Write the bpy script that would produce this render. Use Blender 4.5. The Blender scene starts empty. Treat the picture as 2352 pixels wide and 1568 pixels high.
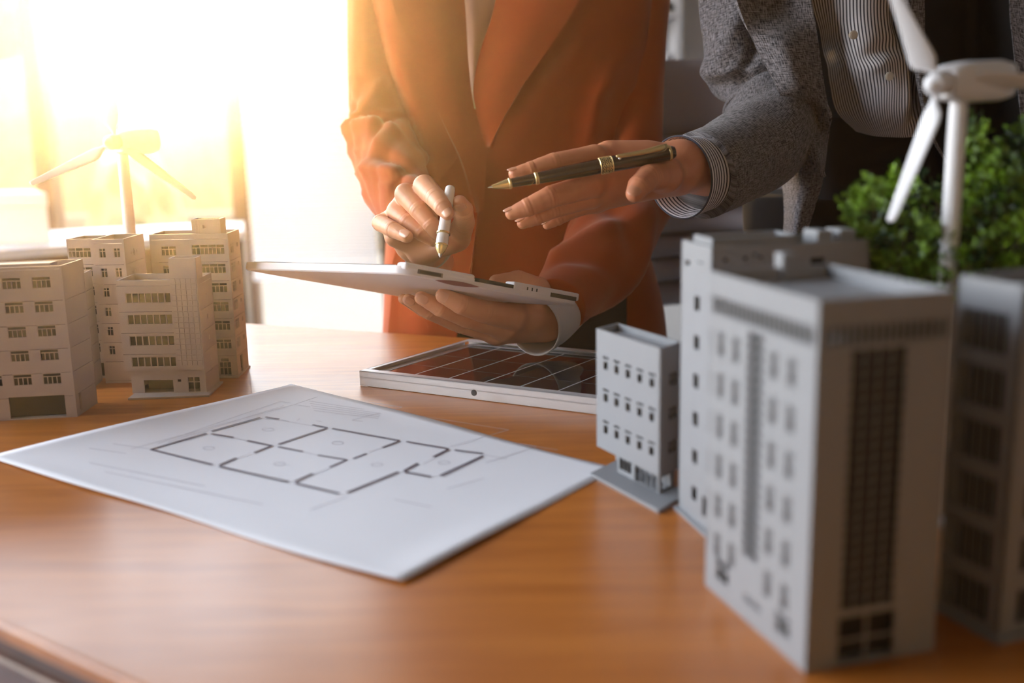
import bpy, bmesh, math, random
import numpy as np
from mathutils import Vector, Matrix

S = bpy.context.scene
COL = S.collection
random.seed(7)
RNG = np.random.default_rng(7)

# ------------------------------------------------------------------ camera
F_PX = 2400.0                      # focal length in pixels of the 2352 x 1568 frame
PITCH, ROLL = math.radians(11.7), math.radians(-1.2)
TZ = 0.75                          # height of the table top
CH = 0.27                          # camera height over the table top
CAM = np.array([0.0, 0.0, TZ + CH])
_cp, _sp = math.cos(PITCH), math.sin(PITCH)
FW = np.array([0, _cp, -_sp])
_U0, _R0 = np.array([0, _sp, _cp]), np.array([1.0, 0, 0])
RT = math.cos(ROLL) * _R0 + math.sin(ROLL) * _U0
UP = math.cos(ROLL) * _U0 - math.sin(ROLL) * _R0

def ray(px, py):
    return FW + RT * (px - 1176) / F_PX + UP * (784 - py) / F_PX
def G(px, py, h=0.0):              # point at height h over the table top
    d = ray(px, py)
    return CAM + d * (-(CH - h) / d[2])
def P(px, py, Y):                  # point at distance Y into the room
    d = ray(px, py)
    return CAM + d * (Y / d[1])

cd = bpy.data.cameras.new('camera')
cam = bpy.data.objects.new('camera', cd); COL.objects.link(cam)
cd.sensor_width = 36.0
cd.lens = F_PX / 2352 * 36
cam.matrix_world = Matrix(((RT[0], UP[0], -FW[0], CAM[0]), (RT[1], UP[1], -FW[1], CAM[1]),
                           (RT[2], UP[2], -FW[2], CAM[2]), (0, 0, 0, 1)))
cd.clip_start = 0.02
cd.dof.use_dof = True
cd.dof.focus_distance = 1.10
cd.dof.aperture_fstop = 3.2
cd.dof.aperture_blades = 0
S.camera = cam

# ------------------------------------------------------------------ light
SUN_DIR = ray(395, 60); SUN_DIR = SUN_DIR / np.linalg.norm(SUN_DIR)
HAZE_DENSITY, HAZE_G = 0.022, 0.92
sl = bpy.data.lights.new('sun', 'SUN'); sun = bpy.data.objects.new('sun', sl); COL.objects.link(sun)  # low sun added at the flare's centre to light the haze
sl.energy = 22.0; sl.color = (1.0, 0.56, 0.17); sl.angle = math.radians(2.0)
sun.rotation_euler = Vector(SUN_DIR).to_track_quat('Z', 'Y').to_euler()
sun.location = (-2, 6, 2)

w = bpy.data.worlds.new('sky'); S.world = w; w.use_nodes = True
nt = w.node_tree; nt.nodes.clear()
_o = nt.nodes.new('ShaderNodeOutputWorld'); _b = nt.nodes.new('ShaderNodeBackground')
_tc = nt.nodes.new('ShaderNodeTexCoord'); _sx = nt.nodes.new('ShaderNodeSeparateXYZ')
_cr = nt.nodes.new('ShaderNodeValToRGB')
nt.links.new(_tc.outputs['Generated'], _sx.inputs[0]); nt.links.new(_sx.outputs['Z'], _cr.inputs[0])
_cr.color_ramp.elements[0].position = 0.0; _cr.color_ramp.elements[0].color = (1.0, 0.95, 0.86, 1)
_cr.color_ramp.elements[1].position = 0.5; _cr.color_ramp.elements[1].color = (0.72, 0.84, 1.0, 1)
nt.links.new(_cr.outputs[0], _b.inputs[0]); _b.inputs[1].default_value = 11.0
nt.links.new(_b.outputs[0], _o.inputs[0])

def portal(name, loc, normal, sx, sy):
    l = bpy.data.lights.new(name, 'AREA'); l.shape = 'RECTANGLE'; l.size = sx; l.size_y = sy
    o = bpy.data.objects.new(name, l); COL.objects.link(o)
    o.location = loc; o.rotation_euler = Vector(normal).to_track_quat('-Z', 'Z').to_euler()
    l.cycles.is_portal = True
XL, XR, YB, YF, ZC = -2.6, 2.6, 4.2, -2.6, 2.9    # room: left, right, back, front, ceiling
portal('window_portal_left', (XL - 0.12, 1.9, 1.55), (1, 0, 0), 4.2, 2.5)
portal('window_portal_back', (-1.45, YB + 0.12, 1.45), (0, -1, 0), 2.3, 2.8)

S.view_settings.view_transform = 'Standard'; S.view_settings.look = 'None'
S.view_settings.exposure = -0.1; S.view_settings.gamma = 1.0; S.view_settings.use_curve_mapping = False
S.cycles.max_bounces = 7; S.cycles.diffuse_bounces = 3; S.cycles.glossy_bounces = 3
S.cycles.transmission_bounces = 4; S.cycles.volume_bounces = 0; S.cycles.transparent_max_bounces = 6
S.cycles.caustics_reflective = False; S.cycles.caustics_refractive = False
S.cycles.sample_clamp_indirect = 4.0

# ------------------------------------------------------------------ materials
def srgb(r, g, b):
    f = lambda c: (c / 255 / 12.92) if c / 255 <= 0.04045 else ((c / 255 + 0.055) / 1.055) ** 2.4
    return (f(r), f(g), f(b), 1)

class NT:
    def __init__(s, name):
        s.m = bpy.data.materials.new(name); s.m.use_nodes = True
        s.t = s.m.node_tree; s.b = s.t.nodes['Principled BSDF']
    def n(s, typ, **kw):
        x = s.t.nodes.new(typ)
        for k, v in kw.items(): setattr(x, k, v)
        return x
    def l(s, a, b): s.t.links.new(a, b)

def mat(name, col, rough=0.5, metal=0.0, var=0.08, scale=40.0, bump=0.0, bump_scale=None, coord='Object', stretch=(1, 1, 1), **kw):
    M = NT(name); b = M.b
    tc = M.n('ShaderNodeTexCoord'); mp = M.n('ShaderNodeMapping'); mp.inputs['Scale'].default_value = stretch
    M.l(tc.outputs[coord], mp.inputs[0])
    no = M.n('ShaderNodeTexNoise'); no.inputs['Scale'].default_value = scale; no.inputs['Detail'].default_value = 4
    M.l(mp.outputs[0], no.inputs['Vector'])
    mx = M.n('ShaderNodeMix', data_type='RGBA')
    c = np.array(col[:3])
    mx.inputs['A'].default_value = (*np.clip(c * (1 - var), 0, 1), 1); mx.inputs['B'].default_value = (*np.clip(c * (1 + var), 0, 1), 1)
    M.l(no.outputs['Fac'], mx.inputs['Factor']); M.l(mx.outputs['Result'], b.inputs['Base Color'])
    b.inputs['Roughness'].default_value = rough; b.inputs['Metallic'].default_value = metal
    if bump:
        n2 = M.n('ShaderNodeTexNoise'); n2.inputs['Scale'].default_value = bump_scale or scale * 6; n2.inputs['Detail'].default_value = 3
        M.l(mp.outputs[0], n2.inputs['Vector'])
        bp = M.n('ShaderNodeBump'); bp.inputs['Strength'].default_value = bump; bp.inputs['Distance'].default_value = 0.001
        M.l(n2.outputs['Fac'], bp.inputs['Height']); M.l(bp.outputs[0], b.inputs['Normal'])
    for k, v in kw.items(): b.inputs[k.replace('_', ' ')].default_value = v
    return M.m

def wood_mat(name, c1, c2, rough, coat, stretch, scale=6.0):
    M = NT(name); b = M.b
    tc = M.n('ShaderNodeTexCoord'); mp = M.n('ShaderNodeMapping'); mp.inputs['Scale'].default_value = stretch
    mp.inputs['Rotation'].default_value = (0, 0, 0.35)
    M.l(tc.outputs['Object'], mp.inputs[0])
    no = M.n('ShaderNodeTexNoise'); no.inputs['Scale'].default_value = scale; no.inputs['Detail'].default_value = 7; no.inputs['Distortion'].default_value = 0.6
    M.l(mp.outputs[0], no.inputs['Vector'])
    cr = M.n('ShaderNodeValToRGB'); cr.color_ramp.elements[0].position = 0.3; cr.color_ramp.elements[1].position = 0.72
    cr.color_ramp.elements[0].color = c1; cr.color_ramp.elements[1].color = c2
    M.l(no.outputs['Fac'], cr.inputs[0]); M.l(cr.outputs[0], b.inputs['Base Color'])
    n2 = M.n('ShaderNodeTexNoise'); n2.inputs['Scale'].default_value = 9; n2.inputs['Detail'].default_value = 5
    M.l(tc.outputs['Object'], n2.inputs['Vector'])
    mr = M.n('ShaderNodeMapRange'); mr.inputs['To Min'].default_value = rough * 0.75; mr.inputs['To Max'].default_value = rough * 1.3
    M.l(n2.outputs['Fac'], mr.inputs['Value']); M.l(mr.outputs[0], b.inputs['Roughness'])
    bp = M.n('ShaderNodeBump'); bp.inputs['Strength'].default_value = 0.06; bp.inputs['Distance'].default_value = 0.002
    M.l(no.outputs['Fac'], bp.inputs['Height']); M.l(bp.outputs[0], b.inputs['Normal'])
    b.inputs['Coat Weight'].default_value = coat; b.inputs['Coat Roughness'].default_value = rough * 0.6
    return M.m

def tweed_mat(name, dark, light, s=1.0):
    M = NT(name); b = M.b
    uv = M.n('ShaderNodeUVMap'); uv.uv_map = 'UVMap'
    fac = []
    for st in ((900 * s, 130 * s, 1), (130 * s, 900 * s, 1)):
        mp = M.n('ShaderNodeMapping'); mp.inputs['Scale'].default_value = st
        M.l(uv.outputs[0], mp.inputs[0])
        no = M.n('ShaderNodeTexNoise'); no.inputs['Scale'].default_value = 1.0; no.inputs['Detail'].default_value = 2
        M.l(mp.outputs[0], no.inputs['Vector']); fac.append(no.outputs['Fac'])
    mm = M.n('ShaderNodeMath', operation='ADD'); M.l(fac[0], mm.inputs[0]); M.l(fac[1], mm.inputs[1])
    mr = M.n('ShaderNodeMapRange'); mr.inputs['From Min'].default_value = 0.78; mr.inputs['From Max'].default_value = 1.22
    M.l(mm.outputs[0], mr.inputs['Value'])
    mx = M.n('ShaderNodeMix', data_type='RGBA'); mx.inputs['A'].default_value = dark; mx.inputs['B'].default_value = light
    M.l(mr.outputs[0], mx.inputs['Factor']); M.l(mx.outputs['Result'], b.inputs['Base Color'])
    bp = M.n('ShaderNodeBump'); bp.inputs['Strength'].default_value = 0.35; bp.inputs['Distance'].default_value = 0.0006
    M.l(mr.outputs[0], bp.inputs['Height']); M.l(bp.outputs[0], b.inputs['Normal'])
    b.inputs['Roughness'].default_value = 0.95; b.inputs['Sheen Weight'].default_value = 0.15
    b.inputs['Specular IOR Level'].default_value = 0.2
    return M.m

def stripe_mat(name, dark, light, freq):
    M = NT(name); b = M.b
    uv = M.n('ShaderNodeUVMap'); uv.uv_map = 'UVMap'
    sx = M.n('ShaderNodeSeparateXYZ'); M.l(uv.outputs[0], sx.inputs[0])
    m1 = M.n('ShaderNodeMath', operation='MULTIPLY'); M.l(sx.outputs['X'], m1.inputs[0]); m1.inputs[1].default_value = freq
    m2 = M.n('ShaderNodeMath', operation='FRACT'); M.l(m1.outputs[0], m2.inputs[0])
    m3 = M.n('ShaderNodeMath', operation='PINGPONG'); M.l(m2.outputs[0], m3.inputs[0]); m3.inputs[1].default_value = 0.5
    mr = M.n('ShaderNodeMapRange'); mr.inputs['From Min'].default_value = 0.17; mr.inputs['From Max'].default_value = 0.25
    M.l(m3.outputs[0], mr.inputs['Value'])
    mx = M.n('ShaderNodeMix', data_type='RGBA'); mx.inputs['A'].default_value = dark; mx.inputs['B'].default_value = light
    M.l(mr.outputs[0], mx.inputs['Factor']); M.l(mx.outputs['Result'], b.inputs['Base Color'])
    b.inputs['Roughness'].default_value = 0.85; b.inputs['Sheen Weight'].default_value = 0.1
    return M.m

def skin_mat(name, col, red):
    M = NT(name); b = M.b
    tc = M.n('ShaderNodeTexCoord')
    no = M.n('ShaderNodeTexNoise'); no.inputs['Scale'].default_value = 60; no.inputs['Detail'].default_value = 4
    M.l(tc.outputs['Object'], no.inputs['Vector'])
    mx = M.n('ShaderNodeMix', data_type='RGBA'); mx.inputs['A'].default_value = col; mx.inputs['B'].default_value = red
    M.l(no.outputs['Fac'], mx.inputs['Factor']); M.l(mx.outputs['Result'], b.inputs['Base Color'])
    vo = M.n('ShaderNodeTexVoronoi'); vo.inputs['Scale'].default_value = 900; M.l(tc.outputs['Object'], vo.inputs['Vector'])
    bp = M.n('ShaderNodeBump'); bp.inputs['Strength'].default_value = 0.12; bp.inputs['Distance'].default_value = 0.0004
    M.l(vo.outputs['Distance'], bp.inputs['Height']); M.l(bp.outputs[0], b.inputs['Normal'])
    b.inputs['Roughness'].default_value = 0.45
    b.inputs['Subsurface Weight'].default_value = 0.12; b.inputs['Subsurface Radius'].default_value = (0.012, 0.004, 0.002)
    b.inputs['Subsurface Scale'].default_value = 0.4
    return M.m

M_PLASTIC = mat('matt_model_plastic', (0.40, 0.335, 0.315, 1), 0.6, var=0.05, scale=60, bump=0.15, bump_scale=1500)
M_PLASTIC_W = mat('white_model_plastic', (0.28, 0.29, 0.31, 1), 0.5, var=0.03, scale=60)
M_TURB = mat('turbine_white_plastic', (0.80, 0.81, 0.85, 1), 0.35, var=0.02, scale=30)
M_BRASS = mat('brass', srgb(178, 130, 60), 0.3, 1.0, 0.05)
M_GOLD = mat('polished_gold', (0.90, 0.66, 0.30, 1), 0.24, 0.72, 0.05, 200)
M_STEEL = mat('steel_tip', (0.7, 0.7, 0.72, 1), 0.2, 1.0, 0.03)
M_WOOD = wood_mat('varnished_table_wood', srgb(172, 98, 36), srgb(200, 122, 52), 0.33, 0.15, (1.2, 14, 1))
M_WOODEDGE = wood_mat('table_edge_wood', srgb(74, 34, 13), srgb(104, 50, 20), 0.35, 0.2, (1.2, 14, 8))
M_ALU = mat('brushed_aluminium', (0.78, 0.79, 0.82, 1), 0.38, 0.35, 0.06, 30, bump=0.1, bump_scale=120, stretch=(1, 1, 25))
M_CELL = mat('solar_cell_glass', (0.012, 0.013, 0.020, 1), 0.04, 0, 0.3, 90)
M_BACKSHEET = mat('panel_backsheet', (0.62, 0.63, 0.68, 1), 0.3, 0, 0.03)
M_PAPER = mat('plan_paper', (0.86, 0.86, 0.91, 1), 0.75, 0, 0.015, 30, bump=0.05, bump_scale=400)
M_INK = mat('plan_wall_ink', (0.06, 0.045, 0.09, 1), 0.6, 0, 0.1)
M_INK2 = mat('plan_thin_ink', (0.48, 0.46, 0.52, 1), 0.6, 0, 0.1)
M_TABLET = mat('tablet_white_case', (0.90, 0.87, 0.91, 1), 0.5, 0, 0.02, 20)
M_SCREEN = mat('dark_screen_glass', (0.02, 0.02, 0.022, 1), 0.08, 0, 0.1)
M_BLACK = mat('black_plastic', (0.02, 0.02, 0.022, 1), 0.4, 0, 0.1)
M_PENWHITE = mat('white_pen_lacquer', (0.85, 0.84, 0.85, 1), 0.2, 0, 0.01, Coat_Weight=0.5)
M_PENBLACK = mat('black_pen_lacquer', (0.028, 0.008, 0.006, 1), 0.25, 0, 0.2, Coat_Weight=0.5)
M_SKIN_W = skin_mat('pale_skin', srgb(232, 172, 136), srgb(222, 150, 116))
M_SKIN_M = skin_mat('tan_skin', srgb(222, 150, 112), srgb(206, 126, 90))
M_NAIL_W = mat('fingernail_pale', srgb(234, 176, 146), 0.3, 0, 0.04, Coat_Weight=0.4)
M_NAIL_M = mat('fingernail_tan', srgb(214, 148, 116), 0.3, 0, 0.04, Coat_Weight=0.4)
M_RUST = mat('rust_orange_wool', srgb(172, 70, 14), 0.9, 0, 0.10, 35, bump=0.25, bump_scale=900, Sheen_Weight=0.25, Specular_IOR_Level=0.2)
M_BLOUSE = mat('beige_blouse', srgb(196, 160, 140), 0.8, 0, 0.06, 20)
M_CUFFW = mat('white_cuff_cotton', (0.72, 0.71, 0.73, 1), 0.8, 0, 0.04, 60, bump=0.1)
M_TROUSER = mat('black_trouser_wool', (0.011, 0.010, 0.011, 1), 0.95, 0, 0.2, 60, Specular_IOR_Level=0.15)
M_LINING = mat('black_lining', (0.010, 0.010, 0.011, 1), 0.8, 0, 0.2, 60, Specular_IOR_Level=0.2)
M_TWEED = tweed_mat('grey_tweed', (0.012, 0.011, 0.013, 1), (0.27, 0.255, 0.275, 1))
M_STRIPE = stripe_mat('navy_striped_cotton', (0.018, 0.018, 0.035, 1), (0.74, 0.73, 0.78, 1), 1.0)
M_BUTTON = mat('pearl_button', (0.62, 0.60, 0.55, 1), 0.25, 0, 0.1, 200)
M_HAIR = mat('dark_hair', (0.02, 0.014, 0.01, 1), 0.5, 0, 0.3, 200)
M_SHOE = mat('black_leather', (0.02, 0.018, 0.017, 1), 0.35, 0, 0.2)
M_CHAIR = mat('grey_chair_mesh', (0.19, 0.18, 0.20, 1), 0.7, 0, 0.12, 400, bump=0.1)
M_CHROME = mat('satin_chair_metal', (0.72, 0.72, 0.72, 1), 0.35, 0.6, 0.05)
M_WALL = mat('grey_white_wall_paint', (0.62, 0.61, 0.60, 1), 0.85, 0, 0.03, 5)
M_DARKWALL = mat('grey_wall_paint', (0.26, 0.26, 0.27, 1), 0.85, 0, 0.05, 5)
M_CEIL = mat('grey_ceiling_paint', (0.42, 0.42, 0.44, 1), 0.9, 0, 0.02, 5)
M_FLOOR = mat('pale_floor_tile', (0.30, 0.285, 0.28, 1), 0.25, 0, 0.04, 3)
M_FRAME = mat('dark_bronze_window_frame', srgb(74, 42, 20), 0.55, 0.1, 0.08, 20)
M_COUNTER = mat('pale_counter_top', (0.72, 0.68, 0.70, 1), 0.4, 0, 0.03, 8)
M_DKWOOD = wood_mat('dark_brown_wood', srgb(66, 32, 14), srgb(92, 46, 20), 0.4, 0.1, (1, 10, 1))
M_BOX = mat('beige_card', srgb(216, 196, 184), 0.8, 0, 0.03, 10)
M_SHADE_CORE = mat('dark_shade_core', (0.022, 0.018, 0.016, 1), 0.9, 0, 0.1)  # dark block added to stand for the shade inside the window holes
M_BLIND = mat('white_blind_slat', (0.80, 0.78, 0.78, 1), 0.6, 0, 0.02, 10, Subsurface_Weight=0.0)
_nt = M_BLIND.node_tree; _tr = _nt.nodes.new('ShaderNodeBsdfTranslucent'); _tr.inputs[0].default_value = (0.85, 0.83, 0.83, 1)
_ms = _nt.nodes.new('ShaderNodeMixShader'); _ms.inputs[0].default_value = 0.45
_out = [n for n in _nt.nodes if n.type == 'OUTPUT_MATERIAL'][0]
_nt.links.new(_nt.nodes['Principled BSDF'].outputs[0], _ms.inputs[1]); _nt.links.new(_tr.outputs[0], _ms.inputs[2]); _nt.links.new(_ms.outputs[0], _out.inputs[0])
M_GROUND = mat('sunlit_paving', (0.13, 0.105, 0.075, 1), 0.9, 0, 0.15, 1.5)
M_HEDGE = mat('hedge_leaves', (0.16, 0.145, 0.07, 1), 0.8, 0, 0.35, 6)
M_BARK = mat('bark', (0.12, 0.08, 0.05, 1), 0.9, 0, 0.3, 30)
M_LEAF = None

# ------------------------------------------------------------------ object helpers
def tag(o, label=None, cat=None, group=None, kind=None):
    if label: o['label'] = label
    if cat: o['category'] = cat
    if group: o['group'] = group
    if kind: o['kind'] = kind
    return o
def thing(name, label, cat, loc, group=None):
    o = bpy.data.objects.new(name, None); COL.objects.link(o)
    o.empty_display_size = 0.02; o.location = Vector(loc)
    return tag(o, label, cat, group)
def origin_of(p):
    v = Vector((0, 0, 0))
    while p is not None: v = v + p.location; p = p.parent
    return v
def me_obj(name, V, Fc, m, parent=None, smooth=False, uv=None):
    """mesh from world coordinates, stored relative to its parent"""
    off = np.array(origin_of(parent))
    V = np.asarray(V, float).reshape(-1, 3)
    if parent is None:
        base = np.array([V[:, 0].mean(), V[:, 1].mean(), V[:, 2].min()])
    else: base = off
    me = bpy.data.meshes.new(name)
    me.from_pydata((V - base).tolist(), [], [tuple(int(i) for i in f) for f in Fc])
    me.materials.append(m)
    if smooth: me.polygons.foreach_set('use_smooth', [True] * len(me.polygons))
    if uv is not None:
        ul = me.uv_layers.new(name='UVMap'); idx = np.zeros(len(me.loops), np.int32)
        me.loops.foreach_get('vertex_index', idx); ul.data.foreach_set('uv', np.asarray(uv, float)[idx].ravel())
    me.update()
    o = bpy.data.objects.new(name, me); COL.objects.link(o)
    if parent is None: o.location = Vector(base)
    else: o.parent = parent
    return o
def fix_normals(o):
    bm = bmesh.new(); bm.from_mesh(o.data); bmesh.ops.recalc_face_normals(bm, faces=bm.faces); bm.to_mesh(o.data); bm.free(); return o
def bevel(o, w_, seg=2, ang=0.6):
    m = o.modifiers.new('bevel', 'BEVEL'); m.width = w_; m.segments = seg; m.limit_method = 'ANGLE'; m.angle_limit = ang
    return o

BOXF = [(0, 3, 2, 1), (4, 5, 6, 7), (0, 1, 5, 4), (1, 2, 6, 5), (2, 3, 7, 6), (3, 0, 4, 7)]
class MB:
    def __init__(s): s.v = []; s.f = []
    def add(s, V, Fc):
        b = len(s.v); s.v += [tuple(x) for x in V]; s.f += [tuple(i + b for i in f) for f in Fc]; return s
    def box(s, lo, hi, M=None):
        (x0, y0, z0), (x1, y1, z1) = lo, hi
        V = [(x0, y0, z0), (x1, y0, z0), (x1, y1, z0), (x0, y1, z0), (x0, y0, z1), (x1, y0, z1), (x1, y1, z1), (x0, y1, z1)]
        if M is not None: V = [M(v) for v in V]
        return s.add(V, BOXF)
    def prism(s, poly, z0, z1):
        n = len(poly)
        V = [(p[0], p[1], z0) for p in poly] + [(p[0], p[1], z1) for p in poly]
        Fc = [tuple(range(n))[::-1], tuple(range(n, 2 * n))] + [(i, (i + 1) % n, n + (i + 1) % n, n + i) for i in range(n)]
        return s.add(V, Fc)
    def obj(s, name, m, parent=None, smooth=False):
        return fix_normals(me_obj(name, s.v, s.f, m, parent, smooth))
def prism(name, poly, z0, z1, m, parent=None): return MB().prism(poly, z0, z1).obj(name, m, parent)

def cr_spline(pts, n):
    """Catmull-Rom through the rows of pts, n samples"""
    p = np.asarray(pts, float); k = len(p)
    if k == 1: return np.repeat(p, n, 0)
    t = np.linspace(0, k - 1, n); i = np.minimum(t.astype(int), k - 2); u = (t - i)
    q = np.concatenate([[2 * p[0] - p[1]], p, [2 * p[-1] - p[-2]]])
    sh = (-1,) + (1,) * (p.ndim - 1); u = u.reshape(sh)
    a, b, c, d = q[i], q[i + 1], q[i + 2], q[i + 3]
    return 0.5 * (2 * b + (c - a) * u + (2 * a - 5 * b + 4 * c - d) * u ** 2 + (3 * b - a - 3 * c + d) * u ** 3)

def grid_faces(nu, nv, wrap=False):
    f = []
    for i in range(nu - 1):
        for j in range(nv if wrap else nv - 1):
            j2 = (j + 1) % nv
            f.append((i * nv + j, i * nv + j2, (i + 1) * nv + j2, (i + 1) * nv + j))
    return f
def frames(c):
    n = len(c); t = np.gradient(c, axis=0); t /= np.linalg.norm(t, axis=1)[:, None]
    a = np.array([0, -1.0, 0]) if abs(t[0][1]) < 0.9 else np.array([1.0, 0, 0])
    N = np.zeros_like(c); v = a - t[0] * (a @ t[0]); N[0] = v / np.linalg.norm(v)
    for i in range(1, n):
        v = N[i - 1] - t[i] * (N[i - 1] @ t[i]); N[i] = v / np.linalg.norm(v)
    return t, N, np.cross(t, N)
def tube(name, pts, radii, m, parent=None, n=24, ns=32, disp=None, cap=True, ratio=None, uvs=(1, 1), smooth=True):
    """pts world points, radii; N axis points to the camera. theta=0 is the camera side."""
    c = cr_spline(pts, n); r = cr_spline(np.asarray(radii, float)[:, None], n)[:, 0]
    q = cr_spline(np.asarray(ratio, float)[:, None], n)[:, 0] if ratio is not None else np.ones(n)
    t, N, B = frames(c)
    th = np.linspace(0, 2 * np.pi, ns, endpoint=False)
    s = np.linspace(0, 1, n)
    Sg, Tg = np.meshgrid(s, th, indexing='ij')
    R = np.repeat(r[:, None], ns, 1)
    if disp is not None: R = R + disp(Sg, Tg)
    V = c[:, None, :] + N[:, None, :] * (R * q[:, None] * np.cos(th))[..., None] + B[:, None, :] * (R * np.sin(th))[..., None]
    Fc = grid_faces(n, ns, True)
    L = np.concatenate([[0], np.cumsum(np.linalg.norm(np.diff(c, axis=0), axis=1))])
    uv = np.stack([np.repeat((np.abs(th - np.pi) * r.mean())[None], n, 0) * uvs[0], np.repeat(L[:, None], ns, 1) * uvs[1]], -1).reshape(-1, 2)
    V = V.reshape(-1, 3)
    if cap:
        Fc = Fc + [tuple(range(ns))[::-1], tuple((n - 1) * ns + j for j in range(ns))]
    return me_obj(name, V, Fc, m, parent, smooth, uv)
def lathe(name, a, b, prof, m, parent=None, ns=24, smooth=True):
    """solid of revolution from a to b; prof = [(t, radius)]"""
    a, b = np.asarray(a, float), np.asarray(b, float); ax = b - a
    e = ax / np.linalg.norm(ax); u = np.cross(e, [0, 1.0, 0.1]); u /= np.linalg.norm(u); v = np.cross(e, u)
    th = np.linspace(0, 2 * np.pi, ns, endpoint=False)
    V = np.concatenate([[a + ax * t + (u * np.cos(x) + v * np.sin(x)) * r for x in th] for t, r in prof])
    n = len(prof)
    Fc = grid_faces(n, ns, True) + [tuple(range(ns))[::-1], tuple((n - 1) * ns + j for j in range(ns))]
    o = me_obj(name, V, Fc, m, parent, False)
    fix_normals(o)
    if smooth:
        o.data.polygons.foreach_set('use_smooth', [True] * len(o.data.polygons))
        o.data.set_sharp_from_angle(angle=math.radians(38))
    return o
def sheet(name, rows, m, parent=None, nu=40, nv=30, thick=0.0025, ridges=(), uvfn=None, disp=None):
    """cloth panel through a control net of (px, py, Y) rows; ridges: (pixel polyline, Y, amplitude, width)"""
    K = np.array([[P(*q) for q in r] for r in rows])
    A = cr_spline(K, nu); A = np.swapaxes(cr_spline(np.swapaxes(A, 0, 1), nv), 0, 1)
    V = A.reshape(-1, 3)
    V = apply_ridges(V, ridges)
    if disp is not None: V = disp(V, nu, nv)
    G_ = V.reshape(nu, nv, 3)
    du = np.gradient(G_, axis=0); dv = np.gradient(G_, axis=1); N = np.cross(du, dv); N /= (np.linalg.norm(N, axis=2)[..., None] + 1e-12)
    N = np.where(((CAM - G_) * N).sum(-1, keepdims=True) < 0, -N, N)      # back layer away from the viewer side
    W = (G_ - N * thick).reshape(-1, 3)
    n = nu * nv; f1 = grid_faces(nu, nv); f2 = [tuple(i + n for i in f[::-1]) for f in f1]
    rim = [i for i in range(nv)] + [i * nv + nv - 1 for i in range(1, nu)] + [(nu - 1) * nv + j for j in range(nv - 2, -1, -1)] + [i * nv for i in range(nu - 2, 0, -1)]
    f3 = [(rim[i], rim[(i + 1) % len(rim)], rim[(i + 1) % len(rim)] + n, rim[i] + n) for i in range(len(rim))]
    Lu = np.concatenate([[0], np.cumsum(np.linalg.norm(np.diff(A.mean(1), axis=0), axis=1))])
    Lv = np.concatenate([[0], np.cumsum(np.linalg.norm(np.diff(A.mean(0), axis=0), axis=1))])
    if uvfn: uv = uvfn(nu, nv, G_)
    else: uv = np.stack(np.meshgrid(Lu, Lv, indexing='ij')[::-1], -1).reshape(-1, 2)
    o = me_obj(name, np.concatenate([V, W]), f1 + f2 + f3, m, parent, True, np.concatenate([uv, uv]))
    fix_normals(o); o.data.set_sharp_from_angle(angle=math.radians(70))
    return o
def seg_dist(X, a, b):
    d = b - a; t = np.clip(((X - a) @ d) / (d @ d + 1e-12), 0, 1)
    return np.linalg.norm(X - a - t[:, None] * d, axis=1), t
def apply_ridges(V, ridges):
    """folds of the cloth: raised or sunk lines across the front of a garment"""
    V = V.copy(); off = np.zeros(len(V))
    for poly, Y, amp, wd in ridges:
        q = np.array([P(x, y, Y) for x, y in poly])[:, [0, 2]]
        q = cr_spline(q, max(6, 4 * len(q)))
        D = np.full(len(V), 9.0); T = np.zeros(len(V)); n = len(q) - 1
        for i in range(n):
            d, t = seg_dist(V[:, [0, 2]], q[i], q[i + 1]); b = d < D
            D[b] = d[b]; T[b] = (i + t[b]) / n
        off += amp * np.exp(-(D / wd) ** 2) * (0.35 + 0.65 * np.sin(np.pi * np.clip(T, 0.02, 0.98)))
    V[:, 1] -= off
    return V

# ================================================================== the room
def struct(name, m, builder, kind='structure'):
    o = builder.obj(name, m); tag(o, kind=kind); return o
struct('floor', M_FLOOR, MB().box((XL - 0.2, YF - 0.2, -0.1), (XR + 0.2, YB + 0.2, 0)))
struct('ceiling', M_CEIL, MB().box((XL - 0.2, YF - 0.2, ZC), (XR + 0.2, YB + 0.2, ZC + 0.1)))
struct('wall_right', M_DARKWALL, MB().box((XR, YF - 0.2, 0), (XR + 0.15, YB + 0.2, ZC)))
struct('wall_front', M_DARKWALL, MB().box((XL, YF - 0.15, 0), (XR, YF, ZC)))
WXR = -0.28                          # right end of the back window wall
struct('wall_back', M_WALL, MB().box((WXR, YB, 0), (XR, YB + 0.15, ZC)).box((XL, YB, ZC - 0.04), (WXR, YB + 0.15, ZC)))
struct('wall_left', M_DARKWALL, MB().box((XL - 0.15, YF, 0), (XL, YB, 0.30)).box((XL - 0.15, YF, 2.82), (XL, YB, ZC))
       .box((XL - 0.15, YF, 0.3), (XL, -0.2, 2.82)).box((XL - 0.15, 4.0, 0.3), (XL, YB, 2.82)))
def window(name, bars, m=M_FRAME):
    root = bpy.data.objects.new(name, None); COL.objects.link(root); root.location = bars[0][0]; tag(root, kind='structure')
    for lo, hi in bars:
        o = MB().box(lo, hi).obj('mullion', m, root); bevel(o, 0.006)
    return root
def xat(px, py, Y): return P(px, py, Y)[0]
mx = [(xat(75, 300, YB) , xat(112, 300, YB)), (xat(525, 300, YB), xat(566, 300, YB)), (xat(878, 600, YB), xat(906, 600, YB))]
window('window_1', [((a, YB - 0.03, 0.02), (b, YB + 0.07, ZC - 0.04)) for a, b in mx]
       + [((XL + 0.02, YB - 0.02, 0.0), (WXR, YB + 0.06, 0.04)), ((XL, YB - 0.02, 0), (XL + 0.06, YB + 0.06, ZC - 0.04))])
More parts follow.
